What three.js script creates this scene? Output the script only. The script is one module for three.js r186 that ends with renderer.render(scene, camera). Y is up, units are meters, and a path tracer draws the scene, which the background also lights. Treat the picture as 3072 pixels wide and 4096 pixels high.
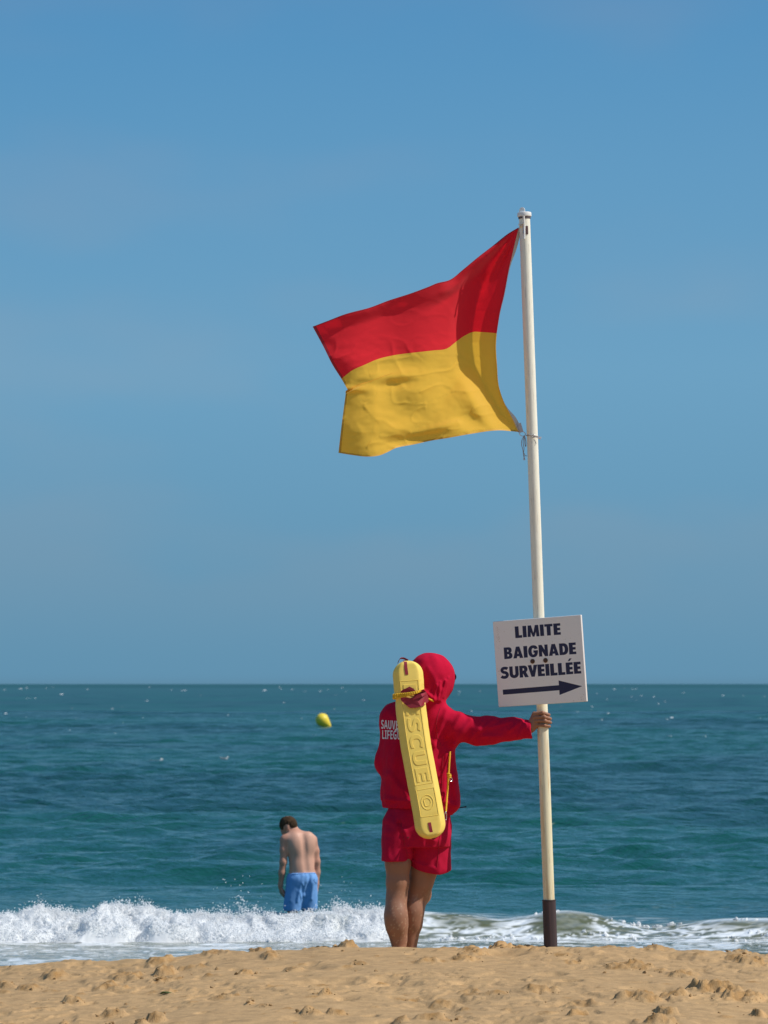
import * as THREE from 'three';
import { mergeGeometries, mergeVertices } from 'three/addons/utils/BufferGeometryUtils.js';
import { RoundedBoxGeometry } from 'three/addons/geometries/RoundedBoxGeometry.js';
import { FontLoader } from 'three/addons/loaders/FontLoader.js';
import { TextGeometry } from 'three/addons/geometries/TextGeometry.js';

// ------------------------------------------------------------------ camera, sky, sun, exposure
const scene = new THREE.Scene();
const FOCAL = 13000;                 // focal length in pixels of a 3072 x 4096 frame
const EYE = new THREE.Vector3(0, 1.6, 20);
const camera = new THREE.PerspectiveCamera(2 * Math.atan(2048 / FOCAL) * 180 / Math.PI, 768 / 1024, 0.5, 60000);
camera.position.copy(EYE);
camera.lookAt(0, 1.6, 0);
camera.setViewOffset(768, 1024, 0, -687 / 4, 768, 1024);   // the lens is shifted up, verticals stay parallel
camera.focus = 20; camera.userData.fStop = 6.8;
camera.updateProjectionMatrix();

const SUN_EL = 47 * Math.PI / 180, SUN_AZ = 12 * Math.PI / 180;   // sun to the right, a little on the viewer's side
const SUN = new THREE.Vector3(Math.cos(SUN_EL) * Math.cos(SUN_AZ), Math.sin(SUN_EL), Math.cos(SUN_EL) * Math.sin(SUN_AZ));

// ------------------------------------------------------------------ noise and random numbers
function rng(seed) { let a = seed >>> 0; return () => { a = (a + 0x6D2B79F5) >>> 0; let t = a; t = Math.imul(t ^ (t >>> 15), t | 1); t ^= t + Math.imul(t ^ (t >>> 7), t | 61); return ((t ^ (t >>> 14)) >>> 0) / 4294967296; }; }
const PERM = new Uint8Array(512);
{ const r = rng(71), p = [...Array(256).keys()]; for (let i = 255; i > 0; i--) { const j = Math.floor(r() * (i + 1)); [p[i], p[j]] = [p[j], p[i]]; } for (let i = 0; i < 512; i++) PERM[i] = p[i & 255]; }
const fadeCurve = t => t * t * t * (t * (t * 6 - 15) + 10), mixN = (a, b, t) => a + (b - a) * t;
function grad3(h, x, y, z) { h &= 15; const u = h < 8 ? x : y, v = h < 4 ? y : (h === 12 || h === 14) ? x : z; return ((h & 1) ? -u : u) + ((h & 2) ? -v : v); }
function noise(x, y, z = 0) {
  const fx = Math.floor(x), fy = Math.floor(y), fz = Math.floor(z), X = fx & 255, Y = fy & 255, Z = fz & 255;
  x -= fx; y -= fy; z -= fz;
  const u = fadeCurve(x), v = fadeCurve(y), w = fadeCurve(z);
  const A = PERM[X] + Y, AA = PERM[A] + Z, AB = PERM[A + 1] + Z, B = PERM[X + 1] + Y, BA = PERM[B] + Z, BB = PERM[B + 1] + Z;
  return mixN(mixN(mixN(grad3(PERM[AA], x, y, z), grad3(PERM[BA], x - 1, y, z), u), mixN(grad3(PERM[AB], x, y - 1, z), grad3(PERM[BB], x - 1, y - 1, z), u), v),
    mixN(mixN(grad3(PERM[AA + 1], x, y, z - 1), grad3(PERM[BA + 1], x - 1, y, z - 1), u), mixN(grad3(PERM[AB + 1], x, y - 1, z - 1), grad3(PERM[BB + 1], x - 1, y - 1, z - 1), u), v), w);
}
function fbm(x, y, z, n) { let s = 0, a = 0.5; for (let i = 0; i < n; i++) { s += a * noise(x, y, z); x = x * 2.03 + 7.1; y = y * 2.03 + 3.7; z = z * 2.03 + 1.3; a *= 0.5; } return s; }
const sstep = (a, b, x) => { const t = Math.min(1, Math.max(0, (x - a) / (b - a))); return t * t * (3 - 2 * t); };
const clamp = (x, a, b) => Math.min(b, Math.max(a, x));
function table(rows, x) {      // smooth interpolation in a table [[x, value], ...]
  if (x <= rows[0][0]) return rows[0][1];
  for (let i = 1; i < rows.length; i++) if (x <= rows[i][0]) { const t = (x - rows[i - 1][0]) / (rows[i][0] - rows[i - 1][0]); return mixN(rows[i - 1][1], rows[i][1], t); }
  return rows[rows.length - 1][1];
}
function softTable(rows, x) {
  if (x <= rows[0][0]) return rows[0][1];
  for (let i = 1; i < rows.length; i++) if (x <= rows[i][0]) {
    const p0 = rows[Math.max(0, i - 2)], p1 = rows[i - 1], p2 = rows[i], p3 = rows[Math.min(rows.length - 1, i + 1)], h = p2[0] - p1[0], t = (x - p1[0]) / h;
    const m1 = (p2[1] - p0[1]) / Math.max(1e-6, p2[0] - p0[0]) * h, m2 = (p3[1] - p1[1]) / Math.max(1e-6, p3[0] - p1[0]) * h, t2 = t * t, t3 = t2 * t;
    return (2 * t3 - 3 * t2 + 1) * p1[1] + (t3 - 2 * t2 + t) * m1 + (-2 * t3 + 3 * t2) * p2[1] + (t3 - t2) * m2;
  }
  return rows[rows.length - 1][1];
}

// the sky: clear blue, paler low down, thin veils of high cloud all round
{
  const W = 2048, H = 1024, d = new Float32Array(W * H * 4), sun = SUN;
  const cols = [[-90, [.10, .19, .27]], [-1, [.118, .268, .40]], [0, [.110, .272, .415]], [2, [.120, .298, .455]], [5.5, [.138, .342, .53]], [9, [.106, .308, .525]], [12, [.072, .266, .505]], [25, [.052, .20, .42]], [55, [.040, .148, .345]], [90, [.034, .123, .30]]];
  for (let j = 0; j < H; j++) {
    const el = ((j + 0.5) / H - 0.5) * Math.PI, deg = el * 180 / Math.PI, ce = Math.cos(el), y = Math.sin(el);
    const c = [0, 1, 2].map(k => table(cols.map(r => [r[0], r[1][k]]), deg));
    for (let i = 0; i < W; i++) {
      const az = ((i + 0.5) / W - 0.5) * 2 * Math.PI, x = ce * Math.cos(az), z = ce * Math.sin(az), o = (j * W + i) * 4;
      let veil = 0;
      if (deg > 0) { veil = fbm(x * 6.5 + 3.4, y * 19 + .35, z * 6.5, 5) * 1.15 + 0.06; veil = sstep(0, 0.5, veil) * sstep(0.2, 2.5, deg); }
      const cs = x * sun.x + y * sun.y + z * sun.z, a = Math.acos(clamp(cs, -1, 1));
      const glow = 1.1 * Math.exp(-a * 5.5) + 0.22 * Math.exp(-a * 1.7);
      const g = deg > 0 ? glow : 0;
      d[o] = c[0] + veil * 0.032 + g; d[o + 1] = c[1] + veil * 0.004 + g * 0.97; d[o + 2] = c[2] - veil * 0.02 + g * 0.93; d[o + 3] = 1;
    }
  }
  const t = new THREE.DataTexture(d, W, H, THREE.RGBAFormat, THREE.FloatType);
  t.mapping = THREE.EquirectangularReflectionMapping; t.magFilter = t.minFilter = THREE.LinearFilter; t.wrapS = THREE.RepeatWrapping; t.colorSpace = THREE.LinearSRGBColorSpace; t.needsUpdate = true;
  scene.background = t; scene.environment = t;
}
const sunLight = new THREE.DirectionalLight(new THREE.Color().setRGB(1, 0.955, 0.88), 4.1);
sunLight.position.copy(SUN).multiplyScalar(40); sunLight.target.position.set(0, 0, 0);
sunLight.castShadow = true; sunLight.shadow.mapSize.set(4096, 4096);
Object.assign(sunLight.shadow.camera, { left: -14, right: 14, top: 14, bottom: -14, near: 1, far: 120 });
scene.add(sunLight, sunLight.target);
const renderer = new THREE.WebGLRenderer({ antialias: true });
renderer.setSize(768, 1024);
renderer.toneMapping = THREE.LinearToneMapping; renderer.toneMappingExposure = 1.0;
renderer.shadowMap.enabled = true; renderer.shadowMap.type = THREE.PCFSoftShadowMap;

// ------------------------------------------------------------------ building helpers
const lin = (r, g, b) => new THREE.Color().setRGB(r, g, b);
const mat = (c, roughness = 0.8, more = {}) => new THREE.MeshPhysicalMaterial({ color: c, roughness, ...more });
function mesh(name, geometry, material, parent) { const m = new THREE.Mesh(geometry, material); m.name = name; m.castShadow = m.receiveShadow = true; (parent || scene).add(m); return m; }
function thing(name, label, category, pos = [0, 0, 0], group) { const o = new THREE.Group(); o.name = name; o.position.set(...pos); o.userData = { label, category }; if (group) o.userData.group = group; scene.add(o); return o; }
// a point of the place from where the photograph shows it (x, y in its 3072 x 4096 frame) and its distance
const PX = (px, py, z = 0) => { const k = (20 - z) / FOCAL; return new THREE.Vector3((px - 1536) * k, 1.6 + (2735 - py) * k, z); };
const GX = (gx, gy, z = 0) => PX(1400 + gx * 0.60277, 2560 + gy * 0.60277, z);        // lifeguard and pole
const FX = (u, v, z = 0) => PX(1200 + u * 0.63291, 800 + v * 0.63291, z);             // flag
const SX = (u, v, z = 0) => PX(1050 + u * 0.2261, 3200 + v * 0.2261, z);              // bather
const KX = (u, v, z = 0) => PX(2080 + u * 0.12055, 2780 + v * 0.12055, z);            // hand
function grid(nu, nv, f, uvf) {       // a sheet f(i / nu, j / nv) -> [x, y, z]
  const p = new Float32Array((nu + 1) * (nv + 1) * 3), uv = new Float32Array((nu + 1) * (nv + 1) * 2), idx = [];
  for (let j = 0; j <= nv; j++) for (let i = 0; i <= nu; i++) { const k = j * (nu + 1) + i, q = f(i / nu, j / nv); p[k * 3] = q[0]; p[k * 3 + 1] = q[1]; p[k * 3 + 2] = q[2]; const t = uvf ? uvf(i / nu, j / nv, q) : [i / nu, j / nv]; uv[k * 2] = t[0]; uv[k * 2 + 1] = t[1]; }
  for (let j = 0; j < nv; j++) for (let i = 0; i < nu; i++) { const a = j * (nu + 1) + i, b = a + 1, c = a + nu + 1, d = c + 1; idx.push(a, b, d, a, d, c); }
  const g = new THREE.BufferGeometry(); g.setAttribute('position', new THREE.BufferAttribute(p, 3)); g.setAttribute('uv', new THREE.BufferAttribute(uv, 2)); g.setIndex(idx); g.computeVertexNormals(); return g;
}
const tube = (pts, r, seg = 40, rad = 8, closed = false) => new THREE.TubeGeometry(new THREE.CatmullRomCurve3(pts, closed), seg, r, rad, closed);
function ropeGeometry(pts, r, turns, seg = 90) {   // two strands laid round each other
  const c = new THREE.CatmullRomCurve3(pts), out = [];
  for (const ph of [0, Math.PI]) { const q = []; for (let i = 0; i <= seg; i++) { const t = i / seg, p = c.getPointAt(t), tg = c.getTangentAt(t), n = new THREE.Vector3(0, 0, 1).cross(tg).normalize(), b = tg.clone().cross(n), a = ph + t * turns * 2 * Math.PI; q.push(p.addScaledVector(n, Math.cos(a) * r * 0.55).addScaledVector(b, Math.sin(a) * r * 0.55)); } out.push(new THREE.TubeGeometry(new THREE.CatmullRomCurve3(q), seg, r * 0.62, 6)); }
  return mergeGeometries(out);
}
function ribbon(pts, dirs, width, thick = 0.0018) {  // webbing: a band with thickness along pts, its width along dirs
  const n = pts.length - 1, c = new THREE.CatmullRomCurve3(pts), d = new THREE.CatmullRomCurve3(dirs), N = n * 8;
  const ring = [[-.5, -.5], [.5, -.5], [.5, .5], [-.5, .5]];
  const p = [], idx = [];
  for (let i = 0; i <= N; i++) { const t = i / N, q = c.getPoint(t), tg = c.getTangent(t), w = d.getPoint(t).normalize(), nn = tg.clone().cross(w).normalize(); for (const [a, b] of ring) { const v = q.clone().addScaledVector(w, a * width).addScaledVector(nn, b * thick); p.push(v.x, v.y, v.z); } }
  for (let i = 0; i < N; i++) for (let k = 0; k < 4; k++) { const a = i * 4 + k, b = i * 4 + (k + 1) % 4; idx.push(a, b, b + 4, a, b + 4, a + 4); }
  idx.push(0, 2, 1, 0, 3, 2, N * 4, N * 4 + 1, N * 4 + 2, N * 4, N * 4 + 2, N * 4 + 3);
  let g = new THREE.BufferGeometry(); g.setAttribute('position', new THREE.Float32BufferAttribute(p, 3)); g.setIndex(idx); g = g.toNonIndexed(); g.computeVertexNormals(); return g;
}
// signed distances, joined smoothly and meshed
const smin = (a, b, k) => { const h = Math.max(k - Math.abs(a - b), 0) / k; return Math.min(a, b) - h * h * k * 0.25; };
function bone(p, q, r1, r2) {          // tapered capsule
  const ax = p.x, ay = p.y, az = p.z, bx = q.x - ax, by = q.y - ay, bz = q.z - az, bb = bx * bx + by * by + bz * bz || 1e-9, dr = r2 - r1;
  return (x, y, z) => { const px = x - ax, py = y - ay, pz = z - az, h = clamp((px * bx + py * by + pz * bz) / bb, 0, 1), dx = px - bx * h, dy = py - by * h, dz = pz - bz * h; return Math.sqrt(dx * dx + dy * dy + dz * dz) - r1 - dr * h; };
}
function blob(p, rx, ry, rz, yaw = 0, roll = 0) {       // ellipsoid
  const c = Math.cos(yaw), s = Math.sin(yaw), cr = Math.cos(roll), sr = Math.sin(roll), m = Math.min(rx, ry, rz);
  return (x, y, z) => { let X = x - p.x, Y = y - p.y, Z = z - p.z; let t = X * cr + Y * sr; Y = -X * sr + Y * cr; X = t; t = X * c + Z * s; Z = -X * s + Z * c; X = t; const k0 = Math.sqrt(X * X / (rx * rx) + Y * Y / (ry * ry) + Z * Z / (rz * rz)), k1 = Math.sqrt(X * X / (rx ** 4) + Y * Y / (ry ** 4) + Z * Z / (rz ** 4)); return k1 < 1e-9 ? -m : k0 * (k0 - 1) / k1; };
}
function join(parts, k) { return (x, y, z) => { let d = parts[0](x, y, z); for (let i = 1; i < parts.length; i++) d = smin(d, parts[i](x, y, z), k); return d; }; }
function meshSdf(f, lo, hi, cell, slack = 0.02) {
  const n = [0, 1, 2].map(k => Math.ceil((hi[k] - lo[k]) / cell) + 1), [nx, ny, nz] = n, v = new Float32Array(nx * ny * nz).fill(1), B = 8;
  for (let bz = 0; bz < nz; bz += B) for (let by = 0; by < ny; by += B) for (let bx = 0; bx < nx; bx += B) {
    const h = B * cell / 2, dc = f(lo[0] + bx * cell + h, lo[1] + by * cell + h, lo[2] + bz * cell + h), far = Math.abs(dc) > h * 1.75 + slack;
    for (let z = bz; z < Math.min(nz, bz + B); z++) for (let y = by; y < Math.min(ny, by + B); y++) for (let x = bx; x < Math.min(nx, bx + B); x++) v[(z * ny + y) * nx + x] = far ? dc : f(lo[0] + x * cell, lo[1] + y * cell, lo[2] + z * cell);
  }
  const id = new Int32Array(nx * ny * nz).fill(-1), pos = [], idx = [], at = (x, y, z) => (z * ny + y) * nx + x;
  const E = [[0, 1], [0, 2], [0, 4], [1, 3], [1, 5], [2, 3], [2, 6], [3, 7], [4, 5], [4, 6], [5, 7], [6, 7]], c = new Float32Array(8);
  for (let z = 0; z < nz - 1; z++) for (let y = 0; y < ny - 1; y++) for (let x = 0; x < nx - 1; x++) {
    let m = 0; for (let k = 0; k < 8; k++) { c[k] = v[at(x + (k & 1), y + ((k >> 1) & 1), z + (k >> 2))]; if (c[k] < 0) m |= 1 << k; }
    if (m === 0 || m === 255) continue;
    let sx = 0, sy = 0, sz = 0, s = 0;
    for (const [a, b] of E) { if (((m >> a) & 1) === ((m >> b) & 1)) continue; const t = c[a] / (c[a] - c[b]); sx += (a & 1) + ((b & 1) - (a & 1)) * t; sy += ((a >> 1) & 1) + (((b >> 1) & 1) - ((a >> 1) & 1)) * t; sz += (a >> 2) + ((b >> 2) - (a >> 2)) * t; s++; }
    id[at(x, y, z)] = pos.length / 3; pos.push(lo[0] + (x + sx / s) * cell, lo[1] + (y + sy / s) * cell, lo[2] + (z + sz / s) * cell);
  }
  const quad = (a, b, c2, d, flip) => { if (a < 0 || b < 0 || c2 < 0 || d < 0) return; if (flip) idx.push(a, c2, b, a, d, c2); else idx.push(a, b, c2, a, c2, d); };
  for (let z = 1; z < nz - 1; z++) for (let y = 1; y < ny - 1; y++) for (let x = 1; x < nx - 1; x++) {
    const v0 = v[at(x, y, z)] < 0;
    if (v0 !== v[at(x + 1, y, z)] < 0) quad(id[at(x, y - 1, z - 1)], id[at(x, y, z - 1)], id[at(x, y, z)], id[at(x, y - 1, z)], !v0);
    if (v0 !== v[at(x, y + 1, z)] < 0) quad(id[at(x - 1, y, z - 1)], id[at(x - 1, y, z)], id[at(x, y, z)], id[at(x, y, z - 1)], !v0);
    if (v0 !== v[at(x, y, z + 1)] < 0) quad(id[at(x - 1, y - 1, z)], id[at(x, y - 1, z)], id[at(x, y, z)], id[at(x - 1, y, z)], !v0);
  }
  const g = new THREE.BufferGeometry(); g.setAttribute('position', new THREE.Float32BufferAttribute(pos, 3)); g.setIndex(idx); g.computeVertexNormals(); return g;
}
function tint(g, f) { const p = g.attributes.position, nn = g.attributes.normal, c = new Float32Array(p.count * 3); for (let i = 0; i < p.count; i++) { const k = f(p.getX(i), p.getY(i), p.getZ(i), nn ? nn.getY(i) : 0); c[i * 3] = k[0]; c[i * 3 + 1] = k[1]; c[i * 3 + 2] = k[2]; } g.setAttribute('color', new THREE.BufferAttribute(c, 3)); return g; }
const mix3 = (a, b, t) => [a[0] + (b[0] - a[0]) * t, a[1] + (b[1] - a[1]) * t, a[2] + (b[2] - a[2]) * t];

// ------------------------------------------------------------------ the beach
const SEA = -1.25;
const LUMPS = [];        // [x, z, half width, half depth, height]
{
  const at = (px, py, w, d, h) => { const dist = 1.6 * FOCAL / (py - 2735), k = dist / FOCAL; LUMPS.push([(px - 1536) * k, 20 - dist, w * k * .72, d * .62, h * .92]); };
  for (const a of [[2860, 3962, 150, .22, .075], [2960, 3985, 130, .2, .05], [2560, 3992, 130, .16, .05], [2700, 3985, 80, .12, .035], [2480, 3870, 110, .2, .03], [2560, 3872, 80, .15, .03], [2720, 3888, 90, .15, .028], [3000, 3838, 90, .2, .05], [2950, 3822, 60, .2, .035],
    [2330, 4012, 90, .12, .035], [2150, 3960, 110, .16, .035], [1760, 4008, 60, .1, .028], [2310, 4060, 60, .09, .04], [2660, 4050, 55, .09, .042], [3040, 4048, 60, .09, .04], [1740, 4072, 90, .09, .035], [1590, 4085, 60, .08, .03], [2640, 4090, 110, .12, .04],
    [620, 4045, 50, .09, .06], [560, 4052, 40, .08, .035], [450, 3998, 60, .1, .045], [430, 4060, 45, .08, .03], [260, 4040, 40, .08, .03], [300, 3940, 60, .12, .035], [30, 4065, 45, .09, .05], [120, 3882, 60, .15, .03], [430, 3890, 80, .18, .04], [500, 3855, 90, .2, .04], [660, 3855, 60, .16, .05], [640, 3880, 55, .14, .03],
    [980, 3875, 45, .14, .03], [1080, 3822, 45, .2, .035], [1390, 3783, 70, .22, .055], [1270, 3785, 70, .2, .03], [1180, 3870, 50, .12, .025], [1040, 3792, 60, .2, .03], [640, 3816, 80, .2, .035], [860, 3805, 90, .2, .028], [220, 3845, 60, .2, .04], [20, 3870, 60, .18, .04],
    [1900, 3815, 80, .2, .035], [1860, 3835, 80, .18, .03], [1800, 3790, 70, .2, .02], [2060, 3778, 170, .28, .04], [2010, 3785, 60, .2, .03], [1700, 3845, 80, .15, .03], [1990, 3980, 60, .1, .022], [1640, 3985, 45, .09, .025], [2290, 3842, 50, .12, .018], [2250, 3825, 60, .15, .015], [2630, 3795, 70, .22, .025], [2500, 3793, 60, .2, .02], [3000, 3800, 80, .22, .035], [1290, 3980, 40, .08, .022], [1440, 3850, 45, .12, .02], [1310, 3980, 30, .07, .02], [1350, 4050, 60, .09, .03], [1230, 4050, 40, .09, .022], [880, 3970, 60, .1, .02], [1000, 4000, 30, .07, .02], [1060, 4010, 45, .08, .015]]) at(...a);
  const r = rng(5);
  for (let i = 0; i < 520; i++) { const z = -1.2 + 9 * r(), x = (r() - .5) * 9, s = .010 + .030 * r() * r(); LUMPS.push([x, z, s * (1 + 1.6 * r()), s * (1 + r()), s * (.3 + .4 * r())]); }
  for (let i = 0; i < 150; i++) { const z = -.9 + 9 * r(), x = (r() - .5) * 9, s = .05 + .09 * r(); LUMPS.push([x, z, s * (.8 + r()), s * (1 + r()), -s * (.14 + .2 * r())]); }
}
{ const r = rng(91); for (let i = 0; i < 170; i++) { const z = -.4 + 6.5 * r(), x = (r() - .5) * 7, q = .016 + .03 * r(); LUMPS.push([x, z, q * (1 + 1.2 * r()), q * (1 + .8 * r()), -q * (.4 + .35 * r())]); } }
const CREST = [[-9, -.30], [-4, -.2], [-2.36, -.115], [-1.7, -.085], [-1.35, -.062], [-.85, -.02], [-.4, .002], [0, .006], [.6, .0], [1.3, .004], [2.36, -.035], [4, -.08], [9, -.2]];
const LUMP_BINS = new Map();
for (const l of LUMPS) { const reach = 2.1 * Math.max(l[2], l[3]); for (let i = Math.floor((l[0] - reach) * 2); i <= Math.floor((l[0] + reach) * 2); i++) for (let j = Math.floor((l[1] - reach) * 2); j <= Math.floor((l[1] + reach) * 2); j++) { const k = i * 1000 + j; if (!LUMP_BINS.has(k)) LUMP_BINS.set(k, []); LUMP_BINS.get(k).push(l); } }
function sandY(x, z) {
  const c = softTable(CREST, x), zc = 0.55 + 0.12 * noise(x * .9, 4.4);
  let y = c - .012 + 0.03 * sstep(1.2, zc, z);
  if (z < zc) { const s = zc - z; y -= s < 1 ? 0.10 * s + .05 * s * s : .15 + .2 * (s - 1) - (s > 4 ? .13 * (s - 4) : 0); }
  if (z < -12) y = Math.min(y, -1.25 - (-12 - z) * .07);
  if (z > 5) y -= 0.0;
  if (z > -3 && z < 11 && Math.abs(x) < 7) {
    const flat = sstep(-3, -.5, z), rag = fbm(x * 2.4 + 1, z * 1.5, 7.7, 5) + .05 * noise(x * 17, z * 14, 1), rag2 = fbm(x * 4.2 + 8, z * 2.8, 2.7, 4) + .06 * noise(x * 23, z * 19, 6);
    const trod = sstep(-.16, .16, noise(x * .55 + 4, z * .5, 3)) * .8 + .2; y += flat * trod * (.011 * sstep(.05, .14, rag) + .006 * sstep(.10, .18, rag2) - .010 * sstep(-.14, -.22, rag2));
    y += flat * (.022 * fbm(x * 1.5, z * .9, 1.5, 4) + .008 * noise(x * 5, z * 3.4, 8) + .002 * noise(x * 21, z * 17, 2));
    const bin = LUMP_BINS.get(Math.floor(x * 2) * 1000 + Math.floor(z * 2));
    if (bin) {
      const wx = x + .03 * noise(x * 13, z * 13, 3) , wz = z + .035 * noise(x * 11, z * 11, 9);
      for (const l of bin) {
        const u = (wx - l[0]) / l[2], v = (wz - l[1]) / l[3], r2 = u * u + v * v; if (r2 > 4) continue;
        if (l[4] < 0) { y += l[4] * sstep(1.25, .45, Math.sqrt(r2)); continue; }
        const r = Math.sqrt(r2) + .75 * noise(x * 13 + l[0] * 7, z * 10, 5) + .3 * noise(x * 34, z * 28, 2), e = .72 * sstep(1.15, .5, r) + .28 * Math.exp(-r2); y += l[4] * .95 * e * (1 + .45 * noise(x * 24, z * 18, 5) + .25 * noise(x * 55, z * 46, 5)); 
      }
    }
  }
  return y;
}
{
  const xs = [], zs = [];
  for (let x = 80; x > 3.4; x *= .72) xs.push(-x); for (let x = -3.2; x <= 3.2; x += .0085) xs.push(x); for (let x = 3.4; x < 80; x /= .72) xs.push(x);
  for (let z = -90; z < -14; z += 6) zs.push(z); for (let z = -14; z < -1.5; z += .5) zs.push(z); for (let z = -1.5; z < 0; z += .05) zs.push(z); for (let z = 0; z < 5.6; z += .02) zs.push(z); for (let z = 5.6; z < 9; z += .12) zs.push(z); for (let z = 9; z < 70; z *= 1.3) zs.push(z);
  xs.sort((a, b) => a - b);
  const g = grid(xs.length - 1, zs.length - 1, (u, v) => { const x = xs[Math.round(u * (xs.length - 1))], z = zs[zs.length - 1 - Math.round(v * (zs.length - 1))]; return [x, sandY(x, z), z]; }, (u, v, q) => [q[0], q[2]]);
  const N = 512, d = new Uint8Array(N * N * 4), b = new Uint8Array(N * N * 4), r = rng(12);
  for (let j = 0; j < N; j++) for (let i = 0; i < N; i++) {
    const o = (j * N + i) * 4, a1 = i / N * 2 * Math.PI, a2 = j / N * 2 * Math.PI, R = 2.2;
    const n = fbm(R * Math.cos(a1) + 9, R * Math.sin(a1) + R * Math.cos(a2) * 1.3, R * Math.sin(a2), 5), gr = r(), sp = gr > .985 ? 1.2 : gr < .03 ? .72 : 1;
    const k = (.93 + .16 * n + .10 * (r() - .5)) * sp;
    d[o] = clamp(194 * k, 0, 255); d[o + 1] = clamp(159 * k * (1 + .01 * (r() - .5)), 0, 255); d[o + 2] = clamp(115 * k, 0, 255); d[o + 3] = 255;
    b[o] = b[o + 1] = b[o + 2] = clamp(128 + 90 * n + 90 * (r() - .5), 0, 255); b[o + 3] = 255;
  }
  const tex = (a, srgb) => { const t = new THREE.DataTexture(a, N, N); t.wrapS = t.wrapT = THREE.RepeatWrapping; t.magFilter = THREE.LinearFilter; t.repeat.set(.9, .9); if (srgb) t.colorSpace = THREE.SRGBColorSpace; t.needsUpdate = true; return t; };
  // damp patches and dry blown sand, with ragged outlines
  tint(g, (x, y, z) => { const n = fbm(x * .8 + 3, z * .55, 2, 4), w = sstep(-.12, .12, -6.5 - z + 1.6 * fbm(x * .9, z * .7, 6, 4)); let k = .98 + .16 * n; k *= 1 - .5 * w; let clod = 0;
    if (z > -1.5 && z < 7 && Math.abs(x) < 4) { const bin = LUMP_BINS.get(Math.floor(x * 2) * 1000 + Math.floor(z * 2)); if (bin) for (const l of bin) { if (l[4] < 0) continue; const u = (x - l[0]) / l[2], v = (z - l[1]) / l[3], r = Math.sqrt(u * u + v * v) + .6 * noise(x * 15 + l[0] * 7, z * 11, 5); clod = Math.max(clod, sstep(1.2, .7, r)); } }
    clod *= .55 + .9 * noise(x * 30, z * 25, 3); clod = clamp(clod, 0, 1); return [k * (1 - .22 * clod), k * (1 - .02 * n) * (1 - .32 * clod), k * (1 - .06 * n) * (1 - .48 * clod)]; });
  const m = mat(lin(1, 1, 1), .95, { map: tex(d, true), bumpMap: tex(b), bumpScale: .006, vertexColors: true, specularIntensity: .25 });
  const s = mesh('sand_beach', g, m); s.userData = { kind: 'structure', label: 'trodden yellow sand of the beach with lumps and footprints', category: 'sand' };
  // loose crumbs of sand lying about
  const ic = new THREE.IcosahedronGeometry(1, 1), ip = ic.attributes.position; for (let i = 0; i < ip.count; i++) { const k = .8 + .35 * noise(ip.getX(i) * 1.7 + 5, ip.getY(i) * 1.7, ip.getZ(i) * 1.7); ip.setXYZ(i, ip.getX(i) * k, ip.getY(i) * k * .75, ip.getZ(i) * k); } ic.computeVertexNormals();
  const crumbs = new THREE.InstancedMesh(ic, mat(lin(.33, .21, .10), .95, { specularIntensity: .2 }), 520), M = new THREE.Matrix4(), q = new THREE.Quaternion(), rr = rng(44);
  for (let i = 0; i < 520; i++) {
    let x, z; if (rr() < .75) { const l = LUMPS[Math.floor(rr() * 68)], a = rr() * 6.3, e = .5 + 1.1 * rr(); x = l[0] + l[2] * Math.cos(a) * e; z = l[1] + l[3] * Math.sin(a) * e; } else { x = (rr() - .5) * 6.4; z = -.2 + 6 * rr(); }
    const s = .003 + .008 * Math.pow(rr(), 3); q.setFromEuler(new THREE.Euler(rr() * 6, rr() * 6, rr() * 6)); M.compose(new THREE.Vector3(x, sandY(x, z) + s * .3, z), q, new THREE.Vector3(s * (1 + rr()), s, s * (1 + rr()))); crumbs.setMatrixAt(i, M);
  }
  crumbs.name = 'sand_crumbs'; crumbs.castShadow = crumbs.receiveShadow = true; crumbs.userData = { kind: 'stuff', label: 'small crumbs of damp sand scattered over the beach', category: 'sand' }; scene.add(crumbs);
}

// ------------------------------------------------------------------ the sea
const WAVES = [];
{ const r = rng(9); for (let i = 0; i < 58; i++) { const L = .34 * Math.pow(28, i / 57), k = 2 * Math.PI / L, spread = (r() + r() + r() - 1.5) * (L < 2 ? 1.25 : .8), steep = (L < 2.6 ? .046 : .046 * Math.pow(2.6 / L, .8)) * (.6 + .8 * r()); WAVES.push([k * Math.sin(spread), k * Math.cos(spread), steep / k, r() * 6.283, L]); } }
const ZC = x => -16.75 + .16 * noise(x * .45, 1.7) + .05 * x * (x > 0 ? .35 : .1);       // line of the breaking wave
const rollerEnd = .02;                                                               // the broken part ends here, the green part begins
function breakerHeight(x) {
  const left = .185 * (.86 + .34 * noise(x * 1.1, 2.2) + .18 * noise(x * 3.1, 7.7));
  const right = softTable([[-.3, .30], [.25, .27], [.9, .23], [1.35, .17], [1.9, .25], [2.35, .235], [2.7, .13], [3.0, .08], [3.6, .13], [4.2, .18], [6, .15], [9, .2], [20, .15]], x) + .02 * noise(x * 2, 8.8);
  return mixN(left, right, sstep(rollerEnd - .3, rollerEnd + .25, x));
}
function breaker(x, z) {
  const s = z - ZC(x), h = breakerHeight(x), r = sstep(rollerEnd - .2, rollerEnd + .3, x), front = mixN(.85, .72, r);
  return s > 0 ? h * (1 - sstep(0, front, s)) : h * (1 - sstep(0, 2.0, -s));
}
const NEARSHORE = z => sstep(-34, -15, z);
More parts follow.
